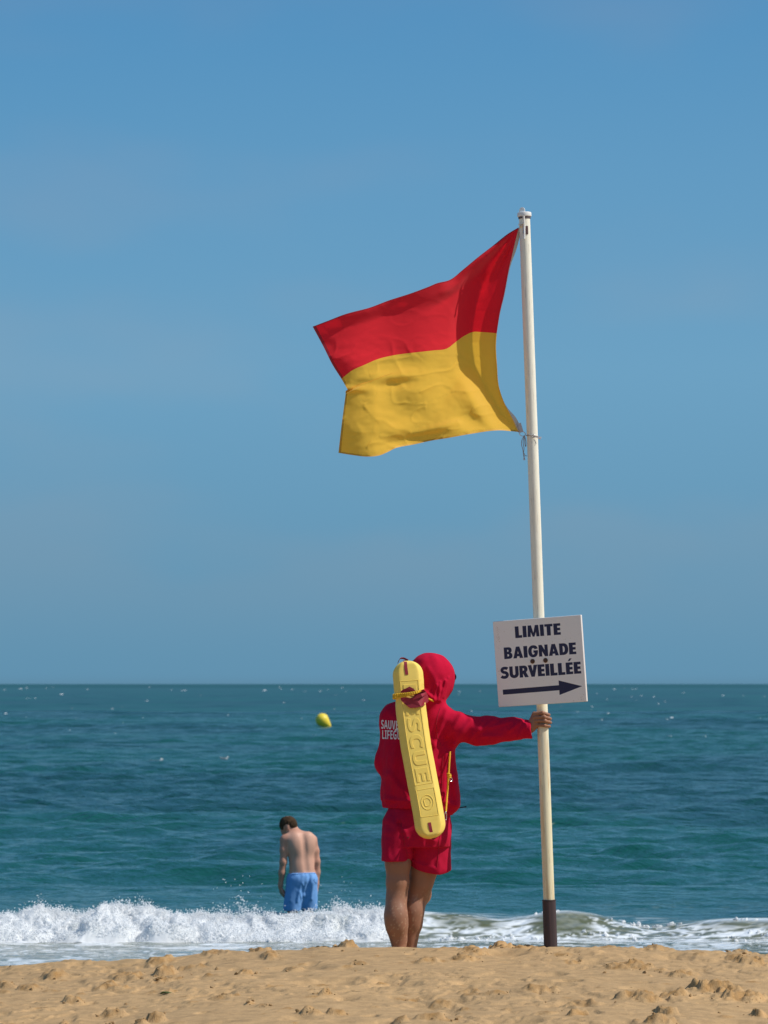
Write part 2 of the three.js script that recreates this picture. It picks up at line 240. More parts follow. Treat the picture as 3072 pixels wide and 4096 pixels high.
function seaY(x, z) {
  const near = NEARSHORE(z), d = 20 - z; let y = 0;
  const gx = .75 + .5 * noise(x * .05, z * .04, 3), calm = (1 - .6 * near - .26 * sstep(-32, -19, z)) * gx;
  for (const w of WAVES) { const seen = sstep(w[4] * 210, w[4] * 120, d); if (seen === 0) continue; const amp = w[4] > 5 ? w[2] * (1 - .6 * near) : w[2] * calm; const ph = w[0] * x + w[1] * z + w[3]; const s = Math.sin(ph); y += seen * amp * (s + .28 * (s * s - .5) * (s > 0 ? 1 : -.4)); }
  if (z > -24) { y = y * .8 + breaker(x, z); if (z > -16.2) y += .014 * noise(x * 1.6, z * 2.6, 3) + .008 * noise(x * 4, z * 6, 9); }
  if (z > -24 && z < -17.5) y += .05 * Math.exp(-(((z + 20.6 - .3 * noise(x * .4, 3)) / .5) ** 2)) * (.5 + noise(x * .7, 5));
  return SEA + y;
}
const lace = (x, z, s, warp) => { const wx = x + warp * fbm(x * 1.6, z * 2.4, 3.3, 3), wz = z + warp * .8 * fbm(x * 1.9, z * 2.2, 8.3, 3); const a = Math.abs(noise(wx * s, wz * s * 1.35, 1.1)), b = Math.abs(noise(wx * s * 2.1 + 4, wz * s * 2.7, 5.1)); return Math.min(a, b * .8 + .06); };
function foamAmount(x, z) {
  if (z < -25) return 0;
  const s = z - ZC(x), h = breakerHeight(x), green = sstep(rollerEnd - .15, rollerEnd + .3, x);
  let cover = 0;
  if (s > -.25 && s < 1.1) {
    // broken part: all foam. green part: crest line, net of foam on the face
    const broken = (1 - green) * sstep(-.22, -.08, s) * (1 - sstep(.8, .95, s + .12 * noise(x * 3, 4)));
    const crest = green * Math.exp(-(((s + .02 - .05 * noise(x * 2.2, 1)) / .13) ** 2)) * sstep(-.25, .12, noise(x * .9, 6.6) + .2);
    const open = sstep(.42, .2, Math.abs(x - 2.02) / 1.0) * sstep(0.02, .12, s) * sstep(.62, .45, s) + .8 * sstep(.5, .2, Math.abs(x - .95)) * sstep(.05, .15, s) * sstep(.45, .3, s) + .7 * sstep(.9, .4, Math.abs(x - 4.3)) * sstep(.05, .12, s) * sstep(.4, .25, s);
    const face = green * sstep(-.02, .1, s) * (sstep(.20, .04, lace(x * .75 + s * .5, z * 1.5, 1.7, .9)) * .95 + .08 * sstep(.1, .5, s)) * (1 - .85 * clamp(open, 0, 1));
    cover = Math.max(broken, crest, face);
  }
  if (s >= .5) { const back = sstep(.5, .8, s), l = lace(x * .8, z, 1.25, 1.1); const c2 = back * (green * .95 * sstep(.15, .04, l) + (1 - green) * (.75 * sstep(.12, .03, l) + .22)); cover = Math.max(cover, c2); }
  if (s < 0) { const l = lace(x * .35, z * .9, .9, 1.5), patchy = sstep(.0, .3, noise(x * .3 + 2, z * .45, 4.4) + .12 + .12 * sstep(0, 2, x)); cover = Math.max(cover, .75 * patchy * sstep(.075, .02, l) * sstep(-6.2, -1.5, s)); }
  return clamp(cover, 0, 1);
}
const DEEP = [.005, .052, .053], MID = [.005, .072, .062], SANDY = [.125, .128, .058], WHITE = [.80, .83, .84];
function seaColor(x, y, z) {
  // drifting patches of two kinds of water; sand stirred up in the breaking wave
  const big = noise(x * .03, z * .022, 2) + .5 * noise(x * .11, z * .07, 5);
  let c = mix3(MID, DEEP, sstep(-.12, .22, big));
  const s = z - ZC(x); c = mix3(c, SANDY, .8 * sstep(-.1, .1, s + .8 + .9 * fbm(x * .9, z * 1.1, 5, 4)));
  const f = foamAmount(x, z); return f > 0 ? mix3(c, WHITE, f) : c;
}
{
  const sea = new THREE.Group(); sea.name = 'sea'; sea.userData = { kind: 'structure', label: 'choppy blue green sea reaching to the horizon', category: 'sea' }; scene.add(sea);
  const N = 512, rd = new Uint8Array(N * N * 4), comps = [], rr = rng(19); for (let i = 0; i < 70; i++) { const m = 3 + Math.floor(34 * rr()), a = (rr() - .5) * 2.2; comps.push([Math.round(m * Math.sin(a)), Math.round(m * Math.cos(a)), rr() * 6.283, 1 / Math.pow(m, .8)]); }
  for (let j = 0; j < N; j++) for (let i = 0; i < N; i++) { let h = 0; for (const c of comps) h += c[3] * Math.sin(2 * Math.PI * (c[0] * i + c[1] * j) / N + c[2]); const o = (j * N + i) * 4; rd[o] = rd[o + 1] = rd[o + 2] = clamp(128 + 90 * h, 0, 255); rd[o + 3] = 255; }
  const ripple = (size, k) => { const t = new THREE.DataTexture(rd, N, N); t.wrapS = t.wrapT = THREE.RepeatWrapping; t.magFilter = THREE.LinearFilter; t.repeat.set(1 / size, 1 / size); t.needsUpdate = true; return { bumpMap: t, bumpScale: k }; };
  function sheet(name, ds, cols, rough, half, more) {
    const us = []; for (let k = 0; k < 14; k++) us.push(-half - .12 * Math.pow(1.38, 13 - k) + .12); for (let k = 0; k <= cols; k++) us.push(-half + 2 * half * k / cols); for (let k = 0; k < 14; k++) us.push(half + .12 * Math.pow(1.38, k) - .12 + .03);
    us.sort((a, b) => a - b);
    const g = grid(us.length - 1, ds.length - 1, (u, v) => { const dd = ds[Math.round(v * (ds.length - 1))], x = us[Math.round(u * (us.length - 1))] * dd, z = 20 - dd; return [x, seaY(x, z), z]; }, (u, v, q) => [q[0], q[2]]);
    tint(g, seaColor);
    return mesh(name, g, mat(lin(1, 1, 1), rough, { vertexColors: true, ior: 1.333, ...more }), sea);
  }
  const steps = (d0, d1, f) => { const o = []; let d = d0; while (d < d1) { o.push(d); d += f(d); } o.push(d1); return o; };
  sheet('shore_water', steps(25.5, 62, d => d < 32 ? .2 : d > 35.4 && d < 37.4 ? .03 : .085), 760, .14, .145, ripple(2.6, .022));
  sheet('open_water', steps(61.9, 330, d => .2 * Math.pow(d / 62, .45)), 520, .2, .14, ripple(4.3, .06));
  sheet('far_water', steps(329, 2200, d => 2.2 * Math.pow(d / 329, .6)), 240, .36, .14, {});
  sheet('horizon_water', steps(2190, 26000, d => 60 * Math.pow(d / 2190, 1.2)), 100, .42, .14, {});
}
{ // the broken wave: lumps of foam heaped on the roller, drops thrown up from it
  const r = rng(77), kinds = [];
  for (let v = 0; v < 4; v++) { const g = mergeVertices(new THREE.IcosahedronGeometry(1, 4).deleteAttribute('uv').deleteAttribute('normal')), p = g.attributes.position; for (let i = 0; i < p.count; i++) { const x = p.getX(i), y = p.getY(i), z = p.getZ(i), k = .72 + .5 * Math.abs(noise(x * 1.6 + v * 9, y * 1.6, z * 1.6)) + .42 * Math.abs(noise(x * 3.7, y * 3.7 + v * 5, z * 3.7)) + .25 * noise(x * 8, y * 8, z * 8 + v); p.setXYZ(i, x * k, y * k, z * k); } g.computeVertexNormals(); kinds.push(g); }
  const foamMat = mat(lin(.94, .95, .955), 1, { specularIntensity: .2, transmission: .4, thickness: 0 });
  const foam = new THREE.Group(); foam.name = 'surf_foam'; foam.userData = { kind: 'stuff', label: 'tumbling white foam of the breaking wave', category: 'foam' }; scene.add(foam);
  const spots = [[], [], [], []], M = new THREE.Matrix4(), q = new THREE.Quaternion();
  const x0 = -9.5, x1 = rollerEnd + .16, s0 = -.42, s1 = .98;
  function foamPoint(x, s) {        // the roller's surface: billows on billows
    const z = ZC(x) + s, e = .02, y = breaker(x, z), dy = (breaker(x, z + e) - breaker(x, z - e)) / (2 * e), l = Math.hypot(1, dy), toe = sstep(s1, s1 - .22, s + .14 * noise(x * 2.6, 3.3)), env = sstep(s0, s0 + .22, s) * toe * sstep(x1, x1 - .28, x);
    const wx = x + .12 * noise(x * 2, s * 2, 9), ws = s * .8 + y + .1 * noise(x * 2.2, s * 2, 4);
    const puff = (v, k) => Math.sqrt(v * v + k) - Math.sqrt(k);
    const D = env * (.62 + .5 * noise(x * .8, 6.6)) * 1.35 * (.16 * puff(noise(wx * 1.7, ws * 2.1, 1.3), .004) + .13 * puff(noise(wx * 3.8 + 3, ws * 4.2, 5.3), .004) + .065 * puff(noise(wx * 9, ws * 9.5, 2.3), .006) + .012 * noise(wx * 22, ws * 23, 7.3)) - .018 * (1 - env);
    return [x + env * .06 * noise(wx * 6, ws * 6, 8.8), SEA + y + D * (1 / l) * 1.15, z + D * (Math.max(0, -dy) / l) * 1.3];
  }
  const roll = grid(900, 100, (u, v) => foamPoint(mixN(x0, x1, u), mixN(s1, s0, v)));
  tint(roll, (x, y, z) => { const n = sstep(.12, .42, fbm(x * 2.2, z * 3 + y * 4, 3, 4)) * .5, w = 1 + .04 * noise(x * 14, y * 14, z * 14); return mix3([w, w, w], [.72, .73, .66], n); });
  const rollMat = foamMat.clone(); rollMat.vertexColors = true; mesh('foam_roller', roll, rollMat, foam).userData.kind = 'stuff';
  for (let i = 0; i < 900; i++) {
    const x = x0 + (x1 - .05 - x0) * r(), s = i % 3 ? -.25 + 1.15 * r() : -.12 + .22 * (r() - .5), p = foamPoint(x, s), size = .005 + .020 * Math.pow(r(), 2.2);
    if (noise(x * 3, s * 3, 5) < -.1) continue;
    q.setFromEuler(new THREE.Euler(r() * 6, r() * 6, r() * 6)); M.compose(new THREE.Vector3(p[0], p[1] + size * .3 * r(), p[2] + size * .4), q, new THREE.Vector3(size * (1 + .5 * r()), size, size)); spots[i % 4].push(M.clone());
  }
  { // the froth that hangs over the roller
    const fleck = new THREE.SphereGeometry(1, 6, 4), n = 100000, im = new THREE.InstancedMesh(fleck, foamMat, n), T = new THREE.Vector3(), one = new THREE.Vector3(), Q = new THREE.Quaternion();
    for (let i = 0; i < n; i++) { const x = -8.2 + (x1 - .06 + 8.2) * r(), top = r() < .28, s = top ? -.1 + .3 * (r() + r() - 1) : -.3 + 1.2 * r(), p = foamPoint(x, s), gust = Math.max(0, noise(x * 2.3, 4.1) + .5 * noise(x * 6, 1.2) + .25), h = -Math.log(1 - .999 * r()) * (top ? .012 + .03 * gust : .009), k = .0024 + .0055 * Math.pow(r(), 2.5); T.set(p[0], p[1] + h, p[2] + h * (top ? .2 : .9) * r()); one.set(k * 1.25, k, k); Q.setFromAxisAngle(new THREE.Vector3(0, 0, 1), r() * 6); im.setMatrixAt(i, M.compose(T, Q, one)); }
    im.name = 'froth'; im.castShadow = im.receiveShadow = true; im.userData.kind = 'stuff'; foam.add(im);
  }
  for (let i = 0; i < 320; i++) { // small heaps on the green part's crest and in the wash before it
    const x = rollerEnd + 5.6 * r(), onCrest = r() < .5, s = onCrest ? -.03 + .08 * r() : .4 + .5 * r(); if (noise(x * 1.2, s, 3) < .02) continue;
    const z = ZC(x) + s, size = .008 + .018 * r() * r(); q.setFromEuler(new THREE.Euler(r() * 6, r() * 6, r() * 6)); M.compose(new THREE.Vector3(x, seaY(x, z), z), q, new THREE.Vector3(size * 2.2, size * .8, size * 1.6)); spots[i % 4].push(M.clone());
  }
  spots.forEach((list, k) => { const im = new THREE.InstancedMesh(kinds[k], foamMat, list.length); list.forEach((m, i) => im.setMatrixAt(i, m)); im.name = 'foam_heap' + (k ? '_00' + k : ''); im.castShadow = im.receiveShadow = true; im.userData.kind = 'stuff'; foam.add(im); });
  const drop = new THREE.IcosahedronGeometry(1, 1), list = [];
  const jets = [[-1.55, .34, 230, .13], [-1.72, .22, 120, .16], [-2.1, .2, 100, .16], [-.03, .16, 110, .07], [-.42, .26, 300, .13], [-.55, .16, 110, .2], [-3.6, .2, 110, .3], [-1.32, .18, 60, .12], [-1.5, .6, 50, .35], [-.9, .14, 60, .2], [-.35, .5, 26, .35]];
  for (const [jx, jh, n, w] of jets) for (let i = 0; i < n; i++) { const a = (r() + r() + r() - 1.5) * w, u = Math.pow(r(), 1.7), x = jx + a - .12 * u, z = ZC(x) - .1 + .3 * (r() - .5), y = SEA + breakerHeight(x) * .9 + jh * u * (1 - .3 * Math.abs(a) / w), s = .0028 + .0065 * r() * r() * r(); M.makeScale(s * (1 + .6 * r()), s * (1 + .3 * r()), s).setPosition(x, y, z); list.push(M.clone()); }
  for (let i = 0; i < 700; i++) { const x = -9 + 9.05 * r(), z = ZC(x) - .05 + .4 * (r() - .5), y = SEA + breakerHeight(x) * (.95 + .35 * r() * r()), s = .003 + .006 * r() * r(); M.makeScale(s * 1.4, s, s).setPosition(x, y, z); list.push(M.clone()); }
  const spray = new THREE.InstancedMesh(drop, mat(lin(.86, .89, .9), .25), list.length); list.forEach((m, i) => spray.setMatrixAt(i, m)); spray.name = 'sea_spray'; spray.castShadow = spray.receiveShadow = true; spray.userData = { kind: 'stuff', label: 'drops of spray thrown up above the breaking wave', category: 'spray' }; scene.add(spray);
}
{ // whitecaps out at sea: small heaps of foam on the crests
  const g = mergeVertices(new THREE.IcosahedronGeometry(1, 3).deleteAttribute('uv').deleteAttribute('normal')), p = g.attributes.position; for (let i = 0; i < p.count; i++) { const x = p.getX(i), y = p.getY(i), z = p.getZ(i), k = .55 + .9 * Math.abs(noise(x * 2.4, y * 2, z * 2)) + .5 * noise(x * 6, y * 5, z * 5); p.setXYZ(i, x * k, y * k, z * k); } g.computeVertexNormals();
  const r = rng(303), list = [], M = new THREE.Matrix4(), q = new THREE.Quaternion();
  for (let i = 0; i < 270; i++) { const drop = 14 + 215 * Math.pow(r(), 1.35), d = 2.85 * FOCAL / drop, x = (r() - .5) * .30 * d, z = 20 - d, n = r() < .3 ? 3 : 1; for (let k = 0; k < n; k++) { const w = d / FOCAL * (2.2 + 9 * r() * r() * r()) , h = Math.min(.5, d / FOCAL * (.5 + 1.5 * r() * r())), X = x + (k ? (r() - .5) * w * 5 : 0), Z = z + (k ? (r() - .5) * 2 : 0); q.setFromEuler(new THREE.Euler(r() * .6, 0, (r() - .5) * .3)); M.compose(new THREE.Vector3(X, seaY(X, Z) + h * .4, Z), q, new THREE.Vector3(w, h, w * .7)); list.push(M.clone()); } }
  const im = new THREE.InstancedMesh(g, mat(lin(...WHITE), .9), list.length); list.forEach((m, i) => im.setMatrixAt(i, m)); im.name = 'whitecaps'; im.castShadow = im.receiveShadow = true; im.userData = { kind: 'stuff', label: 'small white crests scattered over the far sea', category: 'foam' }; scene.add(im);
}

// ------------------------------------------------------------------ flagpole
const POLE_Z = 0.10, poleBase = GX(1331, 2022, POLE_Z), poleTop = FX(1417, 66, POLE_Z);
const poleAt = y => { const t = (y - poleBase.y) / (poleTop.y - poleBase.y); return new THREE.Vector3(mixN(poleBase.x, poleTop.x, t), y, POLE_Z); };
const POLE_R = 0.0345;
{
  const pole = thing('flagpole', 'tall cream white metal flagpole with dark brown base sleeve standing in the sand', 'flagpole');
  const axis = poleTop.clone().sub(poleBase).normalize(), turn = new THREE.Quaternion().setFromUnitVectors(new THREE.Vector3(0, 1, 0), axis);
  const along = (y0, y1, r0, r1, seg = 1, bev = 0) => { const a = poleAt(y0), b = poleAt(y1), L = a.distanceTo(b), pts = [new THREE.Vector2(0, 0), new THREE.Vector2(r0 - bev, 0), new THREE.Vector2(r0, bev)]; for (let i = 1; i < seg; i++) pts.push(new THREE.Vector2(mixN(r0, r1, i / seg), mixN(bev, L - bev, i / seg))); pts.push(new THREE.Vector2(r1, L - bev), new THREE.Vector2(r1 - bev, L), new THREE.Vector2(0, L)); const g = new THREE.LatheGeometry(pts, 48); g.applyQuaternion(turn); g.translate(a.x, a.y, a.z); return g; };
  // weathered cream paint: rust stains and scuffs, more of them on the handled lower half
  const W = 256, H = 2048, d = new Uint8Array(W * H * 4), r = rng(8);
  for (let j = 0; j < H; j++) for (let i = 0; i < W; i++) {
    const a = i / W * 2 * Math.PI, y = j / H * 4.5, cx = Math.cos(a), cz = Math.sin(a), low = sstep(2.6, .4, y);
    let st = sstep(.05, .42, fbm(cx * 1.4, y * 2.2, cz * 1.4, 4) + .10 * low) * (.12 + .45 * low);
    st = Math.max(st, .75 * sstep(.30, .42, fbm(cx * 3 + 4, y * 6.5, cz * 3, 3)) * low);
    const scuff = sstep(.43, .5, noise(cx * 9 + 2, y * 11, cz * 9)) * .5, n = 1 + .05 * fbm(cx * 5, y * 9, cz * 5, 3) + .02 * (r() - .5), o = (j * W + i) * 4;
    let c = mix3([240, 235, 217], [226, 214, 172], low * .8 + .15 * fbm(cx, y, cz, 2)); c = mix3(c, [176, 122, 68], st * .62); c = mix3(c, [110, 96, 84], scuff * .4);
    for (let k = 0; k < 3; k++) d[o + k] = clamp(c[k] * n, 0, 255); d[o + 3] = 255;
  }
  const t = new THREE.DataTexture(d, W, H); t.colorSpace = THREE.SRGBColorSpace; t.magFilter = THREE.LinearFilter; t.wrapS = THREE.RepeatWrapping; t.needsUpdate = true;
  const shaft = along(.15, poleTop.y - .035, POLE_R, POLE_R * .985, 60, .001), uv = shaft.attributes.uv, sp = shaft.attributes.position; for (let i = 0; i < uv.count; i++) uv.setY(i, clamp(sp.getY(i) / 4.55, 0, 1));
  mesh('shaft', shaft, mat(lin(1, 1, 1), .42, { map: t }), pole);
  const white = mat(lin(.78, .77, .74), .45), steel = mat(lin(.5, .5, .5), .35, { metalness: .8 });
  // base sleeve
  const sl = along(-.35, GX(1320, 1727, POLE_Z).y, .0425, .0412, 1, .003); tint(sl, (x, y, z) => { const n = fbm(x * 30, y * 12, z * 30, 4), k = .82 + .8 * Math.max(-.4, n), s = sstep(.18, .4, fbm(x * 50 + 3, y * 40, z * 50, 2)) * .5; return mix3([k, k * .96, k * .97], [2.6, 2.2, 2.0], s * .6); });
  mesh('base_sleeve', sl, mat(lin(.060, .036, .036), .55, { vertexColors: true }), pole);
  const lip = along(GX(1320, 1727, POLE_Z).y - .004, GX(1320, 1727, POLE_Z).y + .004, .0425, .0425, 1, .001); mesh('sleeve_rim', lip, mat(lin(.04, .025, .025), .6), pole);
  // cap with the two cheeks of a pulley
  const cap = mesh('cap', along(poleTop.y - .040, poleTop.y - .012, .0435, .0435, 1, .004), white, pole);
  const inner = along(poleTop.y - .052, poleTop.y - .038, .038, .038, 1, .002); mesh('cap_collar', inner, mat(lin(.10, .08, .10), .6), cap);
  for (const s of [-1, 1]) { const sh = new THREE.Shape(); sh.moveTo(-.018, 0); sh.lineTo(.018, 0); sh.absarc(0, .012, .018, 0, Math.PI); sh.lineTo(-.018, 0); const g = new THREE.ExtrudeGeometry(sh, { depth: .004, bevelSize: .001, bevelThickness: .001, bevelSegments: 2 }); g.rotateY(-.5); g.translate(poleTop.x - .012, poleTop.y - .013, POLE_Z + s * .008 - .002); mesh('pulley_cheek', g, white, cap); }
  const wheel = new THREE.CylinderGeometry(.014, .014, .007, 20); wheel.rotateX(Math.PI / 2); wheel.rotateY(-.5); wheel.translate(poleTop.x - .012, poleTop.y + .001, POLE_Z); mesh('pulley_wheel', wheel, steel, cap);
  // cleat on the front of the pole, its dark worn plate behind it
  const c0 = FX(1417, 172, POLE_Z + POLE_R + .012), cl = [];
  cl.push(tube([FX(1413, 100, POLE_Z + POLE_R + .022), FX(1415, 130, POLE_Z + POLE_R + .018), c0, FX(1418, 215, POLE_Z + POLE_R + .018), FX(1417, 246, POLE_Z + POLE_R + .02)], .0062, 30, 10));
  const foot = new RoundedBoxGeometry(.014, .028, .024, 3, .004); foot.translate(c0.x, c0.y, POLE_Z + POLE_R + .004); cl.push(foot.index ? foot.toNonIndexed() : foot); cl[0] = cl[0].toNonIndexed();
  mesh('cleat', mergeGeometries(cl.map(g => { g.deleteAttribute('uv'); return g; })), white, pole);
  const plate = new THREE.CylinderGeometry(POLE_R + .003, POLE_R + .003, .05, 20, 1, false, -.45, .9); plate.applyQuaternion(turn); const pp = poleAt(FX(0, 195, POLE_Z).y); plate.translate(pp.x + .002, pp.y, pp.z); mesh('worn_plate', plate, mat(lin(.10, .05, .05), .8), pole);
  // lashing of cord that holds the flag's lower ring, with loose ends
  const cordMat = mat(lin(.34, .29, .27), .85), ly = FX(0, 1492, POLE_Z).y, lp = poleAt(ly), ringPts = [];
  for (let i = 0; i < 24; i++) { const a = i / 24 * 2 * Math.PI; ringPts.push(new THREE.Vector3(lp.x + Math.cos(a) * (POLE_R + .0025), ly + .004 * Math.cos(a) * -1, lp.z + Math.sin(a) * (POLE_R + .0025))); }
  const lash = mesh('lashing', tube(ringPts, .0026, 48, 6, true), cordMat, pole);
  const zf = POLE_Z + POLE_R + .004;
  mesh('knot', tube([FX(1465, 1492, zf), FX(1478, 1484, zf + .005), FX(1486, 1492, zf + .004), FX(1474, 1500, zf + .006), FX(1464, 1492, zf + .003)], .0028, 24, 6), steel, lash);
  const fray = []; const rf = rng(3); for (let i = 0; i < 9; i++) fray.push(tube([FX(1490, 1498, zf - .002), FX(1505, 1503 + 4 * rf(), zf - .004), FX(1517 + 12 * rf(), 1493 + 22 * rf(), zf - .006 + .008 * rf())], .0011, 6, 4)); mesh('frayed_end', mergeGeometries(fray), mat(lin(.72, .62, .6), .9), lash);
  const zl = POLE_Z + .01;
  for (const pts of [[[1418, 1488], [1403, 1515], [1400, 1545], [1408, 1575], [1412, 1605], [1418, 1625]], [[1418, 1488], [1410, 1530], [1416, 1570], [1412, 1610], [1420, 1640]], [[1420, 1490], [1428, 1530], [1427, 1560], [1422, 1545], [1419, 1500]], [[1416, 1600], [1424, 1616], [1434, 1617]]]) mesh('loose_cord', tube(pts.map(p => FX(p[0], p[1], zl)), .0022, 24, 5), cordMat, lash);
  mesh('frayed_end', mergeGeometries([0, 1, 2, 3, 4].map(i => tube([FX(1415, 1610, zl), FX(1414 + i, 1628, zl), FX(1411 + i * 3.4, 1642 + (i % 2) * 5, zl)], .001, 6, 4))), mat(lin(.66, .52, .5), .9), lash);
}

// ------------------------------------------------------------------ sign
{
  const yaw = 26 * Math.PI / 180, roll = 3.95 * Math.PI / 180, cz = POLE_Z + POLE_R + .045, c = PX(2160, 2645, cz);
  const sign = thing('sign_board', 'square white board with navy lettering and an arrow, bolted to the flagpole', 'sign', [c.x, c.y, c.z]);
  sign.rotation.set(0, yaw * -1, roll, 'ZYX');
  const S = .5265, SW = S / Math.cos(yaw) * 1.0, T = .021;
  const panelMat = mat(lin(.76, .73, .71), .6);
  const panel = new RoundedBoxGeometry(SW, S, T, 3, .0035); tint(panel, (x, y, z) => { const n = fbm(x * 9, y * 9, z * 60, 3), e = sstep(.1, .3, n) * sstep(S / 2 - .02, S / 2, Math.max(Math.abs(y), Math.abs(x) * S / SW)); return mix3([1, 1, 1], [.72, .55, .42], e * .8); }); panelMat.vertexColors = true;
  mesh('panel', panel, panelMat, sign);
  const cv = document.createElement('canvas'); cv.width = 1200; cv.height = 1080; const g = cv.getContext('2d');
  g.fillStyle = 'rgb(241,233,224)'; g.fillRect(0, 0, 1200, 1080);
  const r = rng(21);
  for (let i = 0; i < 1500; i++) { const x = r() * 1200, y = r() * 1080; if (fbm(x / 160, y / 160, 3, 3) < .06) continue; g.fillStyle = `rgba(${150 + 40 * r()},${120 + 40 * r()},${95 + 30 * r()},${.06 + .16 * r()})`; g.beginPath(); g.ellipse(x, y, 1 + 9 * r() * r(), 1 + 12 * r() * r(), r() * 3, 0, 7); g.fill(); }
  for (const [bx, by, w, h, n] of [[55, 130, 26, 90, 90], [60, 220, 30, 60, 70], [45, 640, 30, 40, 40], [985, 925, 30, 30, 26], [60, 330, 20, 60, 30], [480, 60, 20, 30, 14], [500, 545, 50, 26, 46], [690, 545, 60, 28, 60], [1150, 1020, 30, 40, 40]]) for (let i = 0; i < n; i++) { const x = bx + (r() + r() - 1) * w, y = by + (r() + r() - 1) * h; g.fillStyle = `rgba(${110 + 50 * r()},${80 + 30 * r()},${50 + 20 * r()},${.14 + .34 * r()})`; g.beginPath(); g.arc(x, y, .8 + 3.4 * r() * r(), 0, 7); g.fill(); }
  const navy = 'rgb(25,28,66)';
  g.fillStyle = navy; g.strokeStyle = navy; g.lineJoin = 'miter';
  // heavy condensed capitals, each drawn from its own strokes in a box one unit high
  const TH = .30;
  const LETTERS = {
    L: [.56, c => { c.rect(0, 0, TH, 1); c.rect(0, 1 - .2, .56, .22); }], I: [TH, c => c.rect(0, 0, TH, 1)], T: [.66, c => { c.rect(0, 0, .66, .2); c.rect(.33 - TH / 2, 0, TH, 1); }],
    E: [.56, c => { c.rect(0, 0, TH, 1); c.rect(0, 0, .56, .2); c.rect(0, .4, .53, .2); c.rect(0, .8, .56, .2); }],
    M: [.98, c => { for (const q of [[[.06, 0], [.30, 0], [.24, 1], [0, 1]], [[.68, 0], [.92, 0], [.98, 1], [.74, 1]], [[.08, 0], [.32, 0], [.56, 1], [.42, 1]], [[.66, 0], [.90, 0], [.56, 1], [.42, 1]]]) { c.moveTo(...q[0]); q.slice(1).forEach(p => c.lineTo(...p)); c.closePath(); } }],
    N: [.74, c => { c.rect(0, 0, .25, 1); c.rect(.49, 0, .25, 1); c.moveTo(0, 0); c.lineTo(.25, 0); c.lineTo(.74, 1); c.lineTo(.49, 1); c.closePath(); }],
    V: [.76, c => { c.moveTo(0, 0); c.lineTo(.28, 0); c.lineTo(.38, .56); c.lineTo(.48, 0); c.lineTo(.76, 0); c.lineTo(.51, 1); c.lineTo(.25, 1); c.closePath(); }],
    A: [.80, c => { c.moveTo(0, 1); c.lineTo(.26, 0); c.lineTo(.54, 0); c.lineTo(.80, 1); c.lineTo(.53, 1); c.lineTo(.495, .83); c.lineTo(.305, .83); c.lineTo(.27, 1); c.closePath(); c.moveTo(.345, .64); c.lineTo(.455, .64); c.lineTo(.40, .32); c.closePath(); }],
    D: [.72, c => { c.moveTo(0, 0); c.lineTo(.3, 0); c.bezierCurveTo(.62, 0, .72, .22, .72, .5); c.bezierCurveTo(.72, .78, .62, 1, .3, 1); c.lineTo(0, 1); c.closePath(); c.moveTo(.27, .22); c.lineTo(.27, .78); c.bezierCurveTo(.4, .78, .45, .68, .45, .5); c.bezierCurveTo(.45, .32, .4, .22, .27, .22); c.closePath(); }],
    B: [.68, c => { c.moveTo(0, 0); c.lineTo(.36, 0); c.bezierCurveTo(.58, 0, .64, .12, .64, .26); c.bezierCurveTo(.64, .38, .58, .45, .5, .48); c.bezierCurveTo(.62, .51, .68, .6, .68, .72); c.bezierCurveTo(.68, .9, .58, 1, .36, 1); c.lineTo(0, 1); c.closePath(); c.moveTo(.26, .19); c.lineTo(.26, .40); c.bezierCurveTo(.37, .4, .39, .36, .39, .295); c.bezierCurveTo(.39, .23, .37, .19, .26, .19); c.closePath(); c.moveTo(.26, .58); c.lineTo(.26, .81); c.bezierCurveTo(.39, .81, .42, .77, .42, .695); c.bezierCurveTo(.42, .62, .39, .58, .26, .58); c.closePath(); }],
    R: [.70, c => { c.moveTo(0, 0); c.lineTo(.36, 0); c.bezierCurveTo(.58, 0, .66, .14, .66, .3); c.bezierCurveTo(.66, .43, .6, .51, .52, .56); c.lineTo(.72, 1); c.lineTo(.43, 1); c.lineTo(.26, .62); c.lineTo(.26, 1); c.lineTo(0, 1); c.closePath(); c.moveTo(.26, .2); c.lineTo(.26, .44); c.bezierCurveTo(.36, .44, .4, .4, .4, .32); c.bezierCurveTo(.4, .24, .36, .2, .26, .2); c.closePath(); }],
    U: [.74, c => { c.moveTo(0, 0); c.lineTo(.26, 0); c.lineTo(.26, .6); c.bezierCurveTo(.26, .82, .48, .82, .48, .6); c.lineTo(.48, 0); c.lineTo(.74, 0); c.lineTo(.74, .62); c.bezierCurveTo(.74, 1.14, 0, 1.14, 0, .62); c.closePath(); }],
    G: [.80, c => { c.moveTo(.8, .44); c.lineTo(.44, .44); c.lineTo(.44, .62); c.lineTo(.53, .62); c.bezierCurveTo(.52, .76, .45, .8, .4, .8); c.bezierCurveTo(.32, .8, .27, .7, .27, .5); c.bezierCurveTo(.27, .3, .33, .21, .41, .21); c.bezierCurveTo(.48, .21, .52, .25, .54, .32); c.lineTo(.79, .27); c.bezierCurveTo(.74, .06, .6, -.02, .42, -.02); c.bezierCurveTo(.14, -.02, 0, .22, 0, .5); c.bezierCurveTo(0, .82, .16, 1.02, .4, 1.02); c.bezierCurveTo(.64, 1.02, .8, .86, .8, .44); c.closePath(); }],
  };
  LETTERS['É'] = [.56, c => { LETTERS.E[1](c); c.moveTo(.20, -.13); c.lineTo(.33, -.34); c.lineTo(.50, -.34); c.lineTo(.32, -.13); c.closePath(); }];
